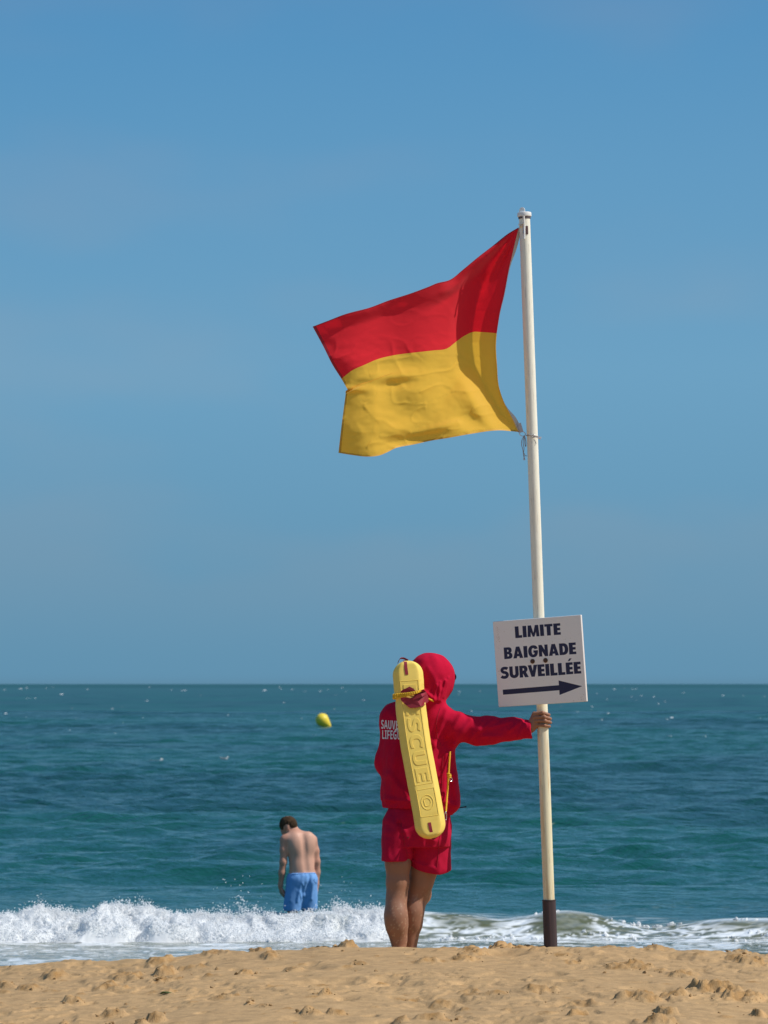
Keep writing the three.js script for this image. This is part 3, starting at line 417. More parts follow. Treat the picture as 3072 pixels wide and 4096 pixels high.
  function word(txt, x0, x1, yBase, cap) {
    const gap = .085, wd = ch => ch === 'S' ? .66 : LETTERS[ch][0], total = [...txt].reduce((s, ch) => s + wd(ch) + gap - (ch === 'R' ? .07 : ch === 'V' ? .05 : 0), -gap), sx = (x1 - x0) / total; let x = 0;
    for (const ch of txt) { g.save(); g.translate(x0 + x * sx, yBase - cap); g.scale(sx, cap); g.beginPath();
      if (ch === 'S') { g.lineWidth = .25; g.lineCap = 'butt'; g.moveTo(.585, .17); g.bezierCurveTo(.50, .10, .42, .1, .34, .1); g.bezierCurveTo(.05, .1, .05, .42, .32, .47); g.bezierCurveTo(.66, .53, .58, .9, .30, .9); g.bezierCurveTo(.2, .9, .12, .87, .04, .80); g.stroke(); }
      else { LETTERS[ch][1](g); g.fill(ch === 'A' || ch === 'B' || ch === 'D' || ch === 'R' ? 'evenodd' : 'nonzero'); g.lineWidth = .02; g.stroke(); }
      g.restore(); x += wd(ch) + gap - (ch === 'R' ? .07 : ch === 'V' ? .05 : 0); }
  }
  word('LIMITE', 296, 918, 222, 142); word('BAIGNADE', 124, 1110, 480, 144); word('SURVEILLÉE', 58, 1158, 728, 146);
  g.beginPath(); g.moveTo(70, 868); g.lineTo(845, 858); g.lineTo(845, 798); g.lineTo(1160, 890); g.lineTo(845, 982); g.lineTo(845, 922); g.lineTo(70, 932); g.fill();
  for (let i = 0; i < 260; i++) { const x = r() * 1200, y = 780 + r() * 230; g.fillStyle = `rgba(190,180,175,${.15 + .35 * r()})`; if (i < 110 || x > 900) { g.beginPath(); g.arc(x, y, .6 + 1.6 * r(), 0, 7); g.fill(); } }
  for (let i = 0; i < 26; i++) { g.strokeStyle = `rgba(165,165,180,${.12 + .2 * r()})`; g.lineWidth = 1 + r(); const x = r() * 1150, y = 80 + r() * 650; g.beginPath(); g.moveTo(x, y); g.lineTo(x + 40 * (r() - .5), y + 34 * (r() - .5)); g.stroke(); }
  const t = new THREE.CanvasTexture(cv); t.colorSpace = THREE.SRGBColorSpace;
  const face = new THREE.PlaneGeometry(SW - .006, S - .006); face.translate(0, 0, T / 2 + .0006);
  mesh('printed_face', face, mat(lin(1, 1, 1), .5, { map: t }), sign);
  const rust = mat(lin(.16, .085, .05), .75, { metalness: .3 });
  for (const bx of [-.044, .042]) {
    const b = mesh('bolt', new THREE.CylinderGeometry(.0145, .0145, .004, 24).rotateX(Math.PI / 2).translate(bx, .003, T / 2 + .002), rust, sign);
    mesh('bolt_head', new THREE.CylinderGeometry(.0085, .0092, .008, 6).rotateX(Math.PI / 2).translate(bx, .003, T / 2 + .007), mat(lin(.10, .055, .04), .6, { metalness: .4 }), b);
  }
  const br = new RoundedBoxGeometry(.09, .05, .05, 2, .004); br.translate(-.003, .003, -.035); mesh('bracket', br, rust, sign);
}

// ------------------------------------------------------------------ flag
{
  const flag = thing('beach_flag', 'red over yellow cloth flag streaming in the wind from the flagpole', 'flag');
  const TOP = [[1383, 172], [1310, 216], [1220, 288], [1130, 357], [1030, 440], [950, 503], [865, 526], [810, 549], [700, 590], [560, 635], [440, 680], [290, 720], [180, 762], [80, 800]];
  const SEAM = [[1243, 842], [1195, 838], [1150, 835], [1095, 834], [1040, 858], [990, 893], [925, 940], [840, 951], [760, 960], [680, 969], [600, 980], [500, 1003], [400, 1045], [330, 1077], [262, 1130]];
  const BOT = [[1382, 1466], [1250, 1456], [1100, 1475], [930, 1505], [830, 1521], [720, 1545], [610, 1566], [560, 1590], [500, 1615], [420, 1622], [330, 1612], [243, 1598]];
  const HO1 = [[1383, 172], [1366, 240], [1345, 330], [1320, 440], [1290, 600], [1262, 720], [1243, 842]], HO2 = [[1243, 842], [1238, 930], [1245, 1050], [1255, 1170], [1290, 1280], [1338, 1370], [1382, 1466]];
  const FL1 = [[80, 800], [150, 930], [205, 1040], [262, 1130]], FL2 = [[262, 1130], [286, 1172], [306, 1212], [290, 1205], [288, 1230], [280, 1290], [262, 1430], [243, 1598]];
  const curve = pts => { const L = [0]; for (let i = 1; i < pts.length; i++) L.push(L[i - 1] + Math.hypot(pts[i][0] - pts[i - 1][0], pts[i][1] - pts[i - 1][1])); const n = L[L.length - 1], xs = pts.map((p, i) => [L[i] / n, p[0]]), ys = pts.map((p, i) => [L[i] / n, p[1]]); return t => [softTable(xs, t), softTable(ys, t)]; };
  const coons = (top, bot, ho, fl) => { const T = curve(top), B = curve(bot), R = curve(ho), L = curve(fl), a = T(0), b = T(1), c = B(0), d = B(1); return (u, v) => { const t = T(u), q = B(u), r = R(v), l = L(v); return [0, 1].map(k => (1 - v) * t[k] + v * q[k] + (1 - u) * r[k] + u * l[k] - ((1 - u) * (1 - v) * a[k] + u * (1 - v) * b[k] + (1 - u) * v * c[k] + u * v * d[k])); }; };
  const red = coons(TOP, SEAM, HO1, FL1), yel = coons(SEAM, BOT, HO2, FL2);
  const swap = a => a.map(p => [p[1], p[0]]);
  const hoistX = swap([...HO1, ...HO2.slice(1)]), creaseX = [[172, 1376], [250, 1330], [350, 1262], [470, 1186], [580, 1142], [680, 1112], [840, 1088], [950, 1092], [1060, 1112], [1170, 1170], [1290, 1242], [1380, 1304], [1440, 1360], [1466, 1380]];
  const topY = swap(TOP.map(p => [p[1], p[0]])).sort((a, b) => a[0] - b[0]);
  const M = .63291 / 650;                      // metres per unit of these outlines
  const bump = (x, y, cx, cy, rx, ry, ang = 0) => { const c = Math.cos(ang), s = Math.sin(ang), X = ((x - cx) * c + (y - cy) * s) / rx, Y = (-(x - cx) * s + (y - cy) * c) / ry; return Math.exp(-X * X - Y * Y); };
  function depth(x, y, v) {
    const hx = softTable(hoistX, y), cx = softTable(creaseX, y), w = Math.max(8, hx - cx), D = w * M * .9;
    const sharp = 34; let z;
    if (x > cx) z = -D * (hx - x) / w; else { const e = cx - x; z = -D + M * (.8 * (e < sharp ? e * e / (2 * sharp) : e - sharp / 2)); const cap = D * .9 + .03; const lim = z + D; z = -D + cap * (1 - Math.exp(-lim / cap)); }
    const far = sstep(0, 500, cx - x);
    // fan of folds from the upper corner
    const dx = 1392 - x, dy = y - 165, r = Math.hypot(dx, dy), th = Math.atan2(dy, dx);
    z += M * 24 * Math.sin(th * 19 + .6) * sstep(40, 190, r) * sstep(640, 330, r) * sstep(1.5, 1.05, th);
    z += M * 26 * bump(x, y, 905, 590, 190, 38, -.35) - M * 24 * bump(x, y, 1010, 560, 150, 26, -.62);
    // upper edge rolled towards the viewer
    const ty = softTable(topY, x), e = (y - ty) / 95; if (x < 1000) z += M * 46 * (1 - sstep(0, 1, e)) * sstep(1000, 880, x) * sstep(60, 300, x);
    // the free half swings away, with a crease before the end
    const past = (a, w) => { const q = (a - x) / w; return w * (q > 20 ? q : Math.log(1 + Math.exp(q))); }; z -= M * .62 * past(470, 10) * sstep(1000, 1190, y) + M * .34 * past(380, 40) * sstep(1190, 1000, y);
    z += far * M * (44 * Math.sin(x * .0098 - y * .0021 + 1.0) * (.4 + .6 * sstep(800, 1250, y)));
    z += M * (50 * bump(x, y, 700, 1200, 110, 110, .3) - 62 * bump(x, y, 925, 1190, 95, 160, .4) + 50 * bump(x, y, 1115, 1290, 60, 170, -.6) - 34 * bump(x, y, 480, 1480, 90, 80) + 26 * bump(x, y, 640, 1440, 130, 46, -.25) - 26 * bump(x, y, 1060, 1390, 120, 46, .25) + 30 * bump(x, y, 600, 1110, 130, 34, -.12) - 24 * bump(x, y, 620, 1165, 120, 26, -.1) + 22 * bump(x, y, 870, 1440, 200, 26, -.25) - 20 * bump(x, y, 720, 1505, 190, 26, -.2));
    z += M * .42 * Math.max(0, cx - x) * sstep(0, 160, cx - x);       // the free end blows towards the viewer
    // small crumples in the cloth
    const soft = sstep(0, 90, cx - x) * sstep(820, 1000, y) + .35;
    z += M * soft * (12 * fbm(x * .005 + 3, y * .007, 1.2, 3) + 5.5 * Math.pow(1 - Math.abs(noise(x * .0052 + y * .0036, y * .0085 - x * .003, 6.2)) * 1.6, 5) * (noise(x * .004, y * .005, 2) > -.05 ? 1 : .3) + 3 * Math.abs(noise(x * .013 + y * .008, y * .016 - x * .004, 4)));
    if (v > .5) { const pinch = bump(x, y, 330, 1195, 120, 22); z += M * 26 * pinch; }
    return z;
  }
  const zc = POLE_Z - .005, hoistZ = y => 0.0;
  const sheet = (patch, v0, nu, nv, lift = 0, u0 = 0, u1 = 1, w0 = 0, w1 = 1) => grid(nu, nv, (u, v) => { const U = mixN(u0, u1, u), V = mixN(w0, w1, v), [x, y] = patch(U, V); let z = depth(x, y, v0 + V * .5); if (v0 > 0 && V > .11 && V < .26) z -= .03 * sstep(.8, 1, U) * sstep(.11, .2, V); const p = FX(x, y, zc + z + lift); return [p.x, p.y, p.z]; });
  const cloth = (c, tr) => mat(c, .62, { transmission: tr, thickness: 0, side: THREE.DoubleSide, specularIntensity: .45 });
  mesh('red_band', sheet(red, 0, 150, 90), mat(lin(.95, .014, .03), 1, { transmission: .52, thickness: 0, side: THREE.DoubleSide, specularIntensity: .5 }), flag);
  mesh('yellow_band', sheet(yel, .5, 150, 100), mat(lin(1, .60, .062), 1, { transmission: .55, thickness: 0, side: THREE.DoubleSide, specularIntensity: .4 }), flag);
  const hemRed = mat(lin(.34, .008, .02), .7, { side: THREE.DoubleSide }), hemYel = mat(lin(.60, .32, .02), .7, { side: THREE.DoubleSide });
  mesh('fly_hem', sheet(red, 0, 2, 60, .0015, .987, 1), hemRed, flag);
  mesh('fly_hem', sheet(yel, .5, 2, 70, .0015, .987, 1), hemYel, flag);
  mesh('lower_hem', sheet(yel, .5, 120, 2, .0015, 0, 1, .982, 1), hemYel, flag);
  mesh('upper_hem', sheet(red, 0, 120, 2, .0015, 0, 1, 0, .014), hemRed, flag);
  // header tape along the hoist, broad at the ends where it turns to the viewer
  const tapeW = [[172, 24], [260, 30], [330, 24], [400, 8], [500, 3], [1250, 3], [1320, 10], [1380, 30], [1430, 33], [1470, 33]];
  const tape = grid(4, 120, (u, v) => { const y = mixN(176, 1466, v), x = softTable(hoistX, y), w = softTable(tapeW, y), p = FX(x + (u - .08) * w * .8, y - u * w * .28 + 4, zc + depth(x, y, 0) - .002 - u * .012); return [p.x, p.y, p.z]; });
  const webbing = mat(lin(.62, .56, .48), .85, { side: THREE.DoubleSide }); mesh('header_tape', tape, webbing, flag);
  const rm = mat(lin(.62, .62, .64), .3, { metalness: .85 });
  const ringAt = (u, v, w, h, z, rot) => { const c = FX(u, v, z), g = new THREE.TorusGeometry(.017, .0028, 8, 24, Math.PI * 2); g.scale(w, h, 1); g.rotateZ(rot); g.translate(c.x, c.y, c.z); return g; };
  mesh('ring', ringAt(1406, 1478, 1.1, .8, zc + .004, -.3), rm, flag);
  mesh('ring', ringAt(1400, 152, 1.05, .55, POLE_Z + POLE_R + .008, .3), mat(lin(.75, .74, .72), .4), flag);
  mesh('tape_loop', ribbon([FX(1394, 176, zc + .02), FX(1397, 164, zc + .03), FX(1402, 152, POLE_Z + POLE_R + .012)], [new THREE.Vector3(1, .4, 0), new THREE.Vector3(1, .4, 0), new THREE.Vector3(1, .3, 0)], .02, .002), webbing, flag);
  mesh('tape_loop', ribbon([FX(1385, 1410, zc + .006), FX(1394, 1440, zc + .008), FX(1402, 1468, zc + .008)], [new THREE.Vector3(1, .3, 0), new THREE.Vector3(1, .3, 0), new THREE.Vector3(1, .3, 0)], .021, .002), mat(lin(.5, .47, .47), .8), flag);
}

// ------------------------------------------------------------------ lifeguard
const SKIN_DARK = lin(.235, .105, .058);
function noisySkin(g, base, hairy) { tint(g, (x, y, z) => { const n = fbm(x * 14, y * 14, z * 14, 3), k = 1 + .22 * n; let c = [base[0] * k, base[1] * k * (1 - .1 * n), base[2] * k * (1 - .1 * n)]; if (hairy) { const gr = noise(x * 260, y * 180, z * 260); c = mix3(c, [.62, .45, .28], hairy(x, y, z) * sstep(.34, .55, gr)); } return c; }); return g; }
// distance to a line as it runs over the side turned to the land, whatever the depth there
function creaseLine(a, b) { const ax = a.x, ay = a.y, bx = b.x - ax, by = b.y - ay, bb = bx * bx + by * by; return (x, y, z) => { const px = x - ax, py = y - ay, h = clamp((px * bx + py * by) / bb, 0, 1), w = z < -.02 ? 1 : 0; return Math.hypot(px - bx * h, py - by * h) + w; }; }
const YAW = 28 * Math.PI / 180;                         // he faces the sea, turned to the right
const hub = GX(452, 900, -.02);
{
  const guard = thing('person', 'person in red hooded jacket and red shorts, arm stretched out to grip the flagpole', 'person');
  const G = GX, cosY = Math.cos(YAW), sinY = Math.sin(YAW);
  const loc = (r, y, f) => new THREE.Vector3(hub.x + r * cosY + f * sinY, y, hub.z + r * sinY - f * cosY);   // r to his right, f to his front
  const torsoLoft = (rows, z0) => { const A = rows.map(q => [q[0], q[1]]), B = rows.map(q => [q[0], q[2]]), F = rows.map(q => [q[0], q[3] || 0]), RR = rows.map(q => [q[0], q[4] || 0]); return (x, y, z) => { const dx = x - hub.x, dz = z - hub.z, yy = clamp(y, rows[0][0], rows[rows.length - 1][0]), a = softTable(A, yy), b = softTable(B, yy), r = dx * cosY + dz * sinY - softTable(RR, yy), f = dx * sinY - dz * cosY - softTable(F, yy), k0 = Math.sqrt(r * r / (a * a) + f * f / (b * b)), k1 = Math.sqrt(r * r / (a ** 4) + f * f / (b ** 4)), d = k1 < 1e-9 ? -Math.min(a, b) : k0 * (k0 - 1) / k1, ey = Math.abs(y - yy); return ey > 0 ? (d > 0 ? Math.hypot(d, ey) : Math.max(d, ey)) : d; }; };
  const handP = { x: 0 };
  // joints
  const shR = G(640, 500, .10), elR = G(900, 600, .07), wrR = KX(330, 1060, POLE_Z + .02), shL = loc(-.185, 1.405, 0), elL = G(248, 810, -.12), wrL = loc(-.06, .98, .20);
  // ---- body
  const leg = (pts) => { const o = []; for (let i = 1; i < pts.length; i++) o.push(bone(pts[i - 1][0], pts[i][0], pts[i - 1][1], pts[i][1])); return o; };
  const L = [[G(330, 1230, -.01), .075], [G(318, 1480, 0.040), .070], [G(316, 1610, 0.040), .061], [G(308, 1720, 0.045), .054], [G(304, 1830, 0.060), .058], [G(312, 1910, 0.050), .055], [G(324, 1990, 0.040), .040], [G(328, 2075, 0.040), .036]];
  const R = [[G(495, 1230, -.02), .085], [G(492, 1500, -0.055), .083], [G(468, 1610, -0.065), .068], [G(436, 1705, -0.085), .060], [G(421, 1800, -0.065), .055], [G(415, 1890, -0.070), .05], [G(402, 1990, -0.075), .034], [G(400, 2075, -0.075), .032]];
  const feet = [[G(328, 2095, .06), G(318, 2118, -.13), .034, .026], [G(410, 2095, -.06), G(440, 2118, -.24), .034, .026]].map(a => bone(...a));
  const legs = join([...leg(L), ...leg(R).slice(0, 0)], .05), legsR = join(leg(R), .05);
  const muscles = join([blob(G(290, 1835, .085), .038, .085, .045), blob(G(328, 1850, .085), .034, .075, .042)], .03), musclesR = join([blob(G(415, 1800, -.045), .040, .075, .04), blob(G(500, 1690, -.12), .034, .045, .03)], .03);
  const trunk = join([torsoLoft([[.72, .15, .11], [.9, .15, .10], [1.2, .165, .11], [1.36, .15, .085], [1.44, .07, .06]]), bone(G(620, 545, .08), elR, .046, .042), bone(elR, wrR, .043, .027), bone(shL, elL, .05, .042), bone(elL, wrL, .042, .027), bone(loc(-.13, 1.37, 0), loc(.12, 1.37, 0), .055, .055), bone(loc(0, 1.42, 0), G(545, 330, .03), .055, .055)], .05);
  const headC = G(552, 245, .02), hYaw = 1.0, hd = new THREE.Vector3(Math.sin(hYaw), 0, -Math.cos(hYaw)), face = (f, y, s) => new THREE.Vector3(headC.x + hd.x * f - hd.z * s, headC.y + y, headC.z + hd.z * f + hd.x * s);
  const head = join([blob(headC, .076, .112, .094, -hYaw), bone(face(.06, -.07, 0), face(.075, -.085, 0), .034, .026), bone(face(.092, .0, 0), face(.113, -.028, 0), .009, .013), bone(face(.088, -.06, -.018), face(.088, -.06, .018), .011, .011)], .018);
  const body = (x, y, z) => { let d = y < 1.0 ? Math.min(smin(legs(x, y, z), muscles(x, y, z), .05), smin(legsR(x, y, z), musclesR(x, y, z), .05)) : 9; if (y < .12) d = smin(d, Math.min(feet[0](x, y, z), feet[1](x, y, z)), .05); if (y > .68) d = smin(d, trunk(x, y, z), .06); if (y > 1.35) d = smin(d, head(x, y, z), .03); return d; };
  const bodyG = meshSdf(body, [-.25, -.16, -.5], [.92, 1.82, .38], .0085);
  // ---- right hand closed on the pole: palm, four fingers over the front, thumb behind
  const zp = POLE_Z, K = (u, v, dz) => KX(u, v, zp + dz), fin = [];
  const finger = (pts, rs) => { const o = []; for (let i = 1; i < pts.length; i++) o.push(bone(pts[i - 1], pts[i], rs[i - 1], rs[i])); return join(o, .006); };
  fin.push(finger([K(470, 625, .034), K(745, 590, .053), K(905, 640, .034), K(955, 660, -.004), K(900, 665, -.034)], [.0125, .0112, .0098, .009, .008]));
  fin.push(finger([K(500, 740, .038), K(805, 730, .056), K(962, 775, .034), K(1000, 790, -.004), K(940, 795, -.038)], [.0125, .0115, .0102, .0095, .0085]));
  fin.push(finger([K(530, 855, .038), K(825, 858, .055), K(970, 900, .033), K(1005, 915, -.004), K(940, 920, -.036)], [.0122, .011, .0098, .009, .008]));
  fin.push(finger([K(570, 985, .033), K(810, 1010, .050), K(945, 1035, .030), K(975, 1040, -.004), K(920, 1040, -.03)], [.011, .0098, .0088, .008, .0072]));
  const palm = join([bone(K(345, 1050, .012), K(480, 640, .024), .025, .0165), bone(K(345, 1060, .014), K(510, 745, .028), .026, .0165), bone(K(350, 1080, .012), K(540, 860, .027), .026, .016), bone(K(360, 1110, .008), K(570, 985, .022), .026, .0155), bone(K(200, 1040, .008), K(360, 1075, .012), .0275, .0265)], .012);
  const thumb = finger([K(430, 960, -.01), K(520, 760, -.035), K(690, 680, -.056), K(860, 700, -.05)], [.02, .0145, .0118, .0095]);
  const hand = (x, y, z) => { let d = palm(x, y, z), f = Math.min(fin[0](x, y, z), fin[1](x, y, z), fin[2](x, y, z), fin[3](x, y, z)); d = smin(d, f, .008); return smin(d, thumb(x, y, z), .012); };
  const lo = K(60, 1400, -.09), hi = K(1120, 430, .085), handG = meshSdf(hand, [lo.x, lo.y, lo.z], [hi.x, hi.y, hi.z], .0028, .004);
  const skinG = mergeGeometries([bodyG, handG]);
  noisySkin(skinG, [.30, .142, .084], (x, y, z) => .4 * sstep(.42, .2, y) * sstep(-.1, .06, y) + .5 * sstep(.12, .0, y) * sstep(-.2, 0, y) * .5);
  mesh('body', skinG, mat(lin(1, 1, 1), .48, { vertexColors: true, specularIntensity: .6 }), guard);

  // ---- hooded jacket
  const red = [.48, .0055, .034];
  const torso = torsoLoft([[.79, .214, .16, .02, 0], [.825, .243, .185, .02, 0], [.90, .252, .19, .02, 0], [1.02, .245, .182, .012, 0], [1.18, .238, .172, 0, 0], [1.30, .226, .156, 0, 0], [1.39, .195, .132, 0, 0], [1.46, .13, .10, .0, 0], [1.50, .07, .075, 0, 0]]);
  const cuff = KX(285, 1070, POLE_Z + .012), elB = G(930, 602, .075);
  const armR = join([bone(G(585, 525, .06), G(715, 578, .09), .092, .082), bone(G(715, 578, .09), G(850, 605, .09), .082, .080), bone(G(850, 605, .09), elB, .080, .080), bone(elB, G(1080, 590, .09), .080, .062), bone(G(1080, 590, .09), G(1185, 592, POLE_Z), .062, .050), bone(G(1185, 592, POLE_Z), G(1204, 594, POLE_Z + .008), .050, .052)], .04);
  const armL = join([bone(loc(-.155, 1.385, .0), elL, .080, .070), bone(elL, wrL, .070, .056)], .05);
  const yoke = bone(loc(-.15, 1.39, -.01), loc(.125, 1.395, -.01), .078, .075);
  const hoodC = G(540, 240, .03);
  const hoodTop = join([blob(G(520, 230, .035), .138, .130, .150, -.5), blob(G(550, 238, -.01), .106, .124, .12, -.6), bone(G(560, 260, -.02), G(535, 375, .03), .085, .062)], .14), hoodLow = join([bone(G(535, 300, .045), G(520, 390, .065), .100, .088), bone(G(500, 385, .08), G(440, 418, .08), .075, .07)], .06);
  const hood = (x, y, z) => smin(hoodTop(x, y, z) + .022, hoodLow(x, y, z), .07);
  // folds: ridges [from, to, half width, height]
  const folds = [[G(640, 470, .16), G(560, 700, .17), .022, .010], [G(735, 500, .16), G(650, 640, .17), .02, .011], [G(800, 530, .17), G(690, 690, .17), .022, .012], [G(880, 545, .16), G(800, 660, .17), .018, .008], [G(960, 530, .15), G(860, 600, .17), .018, .008], [G(1060, 540, .14), G(930, 580, .16), .016, .007], [G(1130, 540, .14), G(1060, 600, .15), .014, .007], [G(1160, 560, .15), G(1120, 640, .14), .014, .005], [G(1000, 640, .14), G(880, 640, .16), .018, .006],
    [G(690, 700, .13), G(590, 900, .17), .026, .012], [G(640, 760, .15), G(620, 1040, .15), .022, .008], [G(560, 700, .17), G(520, 1000, .18), .03, .008], [G(300, 700, .13), G(280, 1000, .14), .03, .006], [G(260, 900, .12), G(400, 1080, .18), .035, .014], [G(240, 1060, .11), G(420, 1085, .19), .03, .010], [G(600, 1060, .17), G(700, 1100, .1), .025, .01], [G(690, 900, .05), G(715, 1090, .02), .03, .018], [G(180, 720, -.03), G(205, 900, -.04), .02, .006], [G(250, 470, .1), G(330, 560, .14), .03, .006],
    [G(600, 280, .15), G(585, 400, .12), .011, .010], [G(635, 270, .11), G(600, 405, .1), .010, .009], [G(575, 300, .17), G(560, 400, .14), .012, .009], [G(655, 250, .07), G(620, 380, .07), .010, .008], [G(480, 330, .17), G(560, 395, .15), .014, .009], [G(470, 130, .13), G(560, 115, .12), .03, .006], [G(520, 180, .18), G(600, 330, .15), .02, .005]].map(([a, b, w, h]) => ({ d: creaseLine(a, b), w, h }));
  const hemPlane = (x) => { const t = (x + .2092) / .000927; return 1.869 - .000927 * (1122 + 78 * sstep(450, 690, t)); };
  const cuffAxis = G(1204, 594, POLE_Z + .008).sub(G(1100, 590, .1)).normalize(), cuffEnd = G(1206, 594, POLE_Z + .006), inR = bone(G(1120, 592, POLE_Z - .02), G(1240, 596, POLE_Z + .01), .036, .042), facePit = bone(face(.105, -.01, 0), face(.26, -.01, 0), .050, .06);
  const jacketRaw = (x, y, z) => {
    let d = torso(x, y, z); d = smin(d, armL(x, y, z), .035); d = smin(d, yoke(x, y, z), .09); d = smin(d, armR(x, y, z), .06);
    if (y > 1.36) d = smin(d, hood(x, y, z), .045);
    return d;
  };
  const jacket = (x, y, z) => {
    let d = jacketRaw(x, y, z);
    if (d > .06 || d < -.06) return d;
    for (const f of folds) { const q = f.d(x, y, z); if (q < f.w * 2.4) d -= 1.25 * f.h * Math.exp(-(q * q) / (f.w * f.w * .6)); }
    d -= .007 * noise(x * 9, y * 7, z * 9) + .004 * noise(x * 23, y * 17, z * 23);
    const low = hemPlane(x); d = Math.max(d, low - y);                                    // hem
    const hb = y - low; if (hb < .055 && hb > 0) d += .007 * sstep(.055, .045, hb) - .002 * Math.sin(x * 700 + z * 300) * sstep(.05, .04, hb);
    const cx = (x - cuffEnd.x) * cuffAxis.x + (y - cuffEnd.y) * cuffAxis.y + (z - cuffEnd.z) * cuffAxis.z; if (x > .7) { d = Math.max(d, cx - .006 * Math.max(0, (cuffEnd.y - y) / .03)); d = Math.max(d, -inR(x, y, z)); if (cx > -.06) d += .004 * sstep(-.06, -.052, cx); }
    if (y > 1.45) d = Math.max(d, -facePit(x, y, z));
    return d;
  };
  const jg = meshSdf(jacket, [-.1, .72, -.34], [.94, 1.84, .33], .0058);
  tint(jg, (x, y, z) => { const k = 1 + .10 * fbm(x * 40, y * 40, z * 40, 2) + .10 * noise(x * 4, y * 4, z * 4); return [red[0] * k, red[1] * k, red[2] * k]; });
  const fabric = new THREE.MeshPhysicalMaterial({ color: lin(1, 1, 1), vertexColors: true, roughness: .95, specularIntensity: .25, sheen: .35, sheenRoughness: .6, sheenColor: lin(.5, .06, .10) });
  const jm = mesh('hooded_jacket', jg, fabric, guard);
  // lettering printed across the back, following the cloth
  const font = await new FontLoader().loadAsync('fonts/droid/droid_sans_bold.typeface.json');
  const onJacket = (gx, gy) => { let z = .34; const p = G(gx, gy, 0); for (let i = 0; i < 90; i++) { const q = G(gx, gy, z), d = jacket(q.x, q.y, q.z); if (d < .0008) break; z -= Math.max(.0006, d * .6); if (z < -.15) return null; } return G(gx, gy, z + .0022); };
  const printMat = mat(lin(.72, .70, .70), .8, { side: THREE.DoubleSide });
  const prints = [];
  const lineOf = (txt, x0, x1, y0, cap, slope) => {
    const tg = new TextGeometry(txt, { font, size: 1, depth: .001, curveSegments: 4, bevelEnabled: false }); tg.computeBoundingBox(); const bb = tg.boundingBox, tg2 = tg.toNonIndexed ? (tg.index ? tg.toNonIndexed() : tg) : tg, p = tg2.attributes.position, out = [];
    const tri = (a, b, c, n) => { const l = Math.max(a.distanceTo(b), b.distanceTo(c), c.distanceTo(a)); if (n === 0 || l < 9) { out.push(a, b, c); return; } const ab = a.clone().lerp(b, .5), bc = b.clone().lerp(c, .5), ca = c.clone().lerp(a, .5); tri(a, ab, ca, n - 1); tri(ab, b, bc, n - 1); tri(ca, bc, c, n - 1); tri(ab, bc, ca, n - 1); };
    for (let i = 0; i < p.count; i += 3) { const v = [0, 1, 2].map(k => new THREE.Vector3().fromBufferAttribute(p, i + k)); if (v.some(q => q.z < .0005)) continue; const w = v.map(q => { const t = (q.x - bb.min.x) / (bb.max.x - bb.min.x); return new THREE.Vector3(mixN(x0, x1, t), y0 + slope * (mixN(x0, x1, t) - x0) - q.y / .72 * cap, 0); }); tri(...w, 3); }
    const arr = []; for (const q of out) { const w = onJacket(q.x, q.y); arr.push(w.x, w.y, w.z); }
    const g = new THREE.BufferGeometry(); g.setAttribute('position', new THREE.Float32BufferAttribute(arr, 3)); g.computeVertexNormals(); return g;
  };
  mesh('printed_word', lineOf('SAUVETEUR', 207, 418, 588, 42, .06), printMat, jm);
  mesh('printed_word', lineOf('LIFEGUARD', 214, 408, 656, 42, .03), printMat, jm);
  mesh('printed_dash', lineOf('-', 298, 318, 617, 42, .05), printMat, jm);
  const navyCord = mat(lin(.012, .01, .03), .7);
  mesh('hem_drawstring', tube([G(712, 1118, .0), G(732, 1113, .005), G(752, 1110, .01), G(771, 1106, .02)], .0034, 20, 8), navyCord, jm);
  mesh('cord_end', tube([G(764, 1108, .017), G(771, 1106.5, .02)], .0048, 4, 8), navyCord, jm);
  // seams standing a little proud: raglan seam at the right shoulder, side seam
  const seam = pts => { const q = []; for (let i = 0; i < pts.length - 1; i++) for (let k = 0; k < 8; k++) { const w = onJacket(mixN(pts[i][0], pts[i + 1][0], k / 8), mixN(pts[i][1], pts[i + 1][1], k / 8)); if (w) q.push(w.add(new THREE.Vector3(0, 0, -.0022))); } return tube(q, .0022, q.length * 2, 5); };
  const seamMat = mat(lin(.36, .004, .024), .95);
  mesh('shoulder_seam', seam([[600, 450], [582, 500], [572, 560], [580, 650], [610, 720]]), seamMat, jm);
  mesh('side_seam', seam([[618, 760], [612, 900], [606, 1040]]), seamMat, jm);

  // ---- shorts
  const pelvis = torsoLoft([[.56, .18, .15, .0], [.66, .205, .165, .0], [.78, .205, .16, .01], [.86, .19, .145, .01]]);
  const sL = join([bone(G(330, 1230, .0), G(310, 1460, .04), .105, .094), bone(G(322, 1300, .04), G(306, 1480, .06), .09, .082)], .03), sR = join([bone(G(505, 1230, .0), G(517, 1510, -.06), .118, .124), bone(G(560, 1250, -.04), G(575, 1500, -.08), .10, .09)], .04);
  const hemL = 1.869 - .000927 * 1466, hemR = x => { const t = (x + .2092) / .000927; return 1.869 - .000927 * softTable([[380, 1478], [420, 1510], [480, 1535], [560, 1552], [600, 1556], [650, 1543], [720, 1520]], t); };
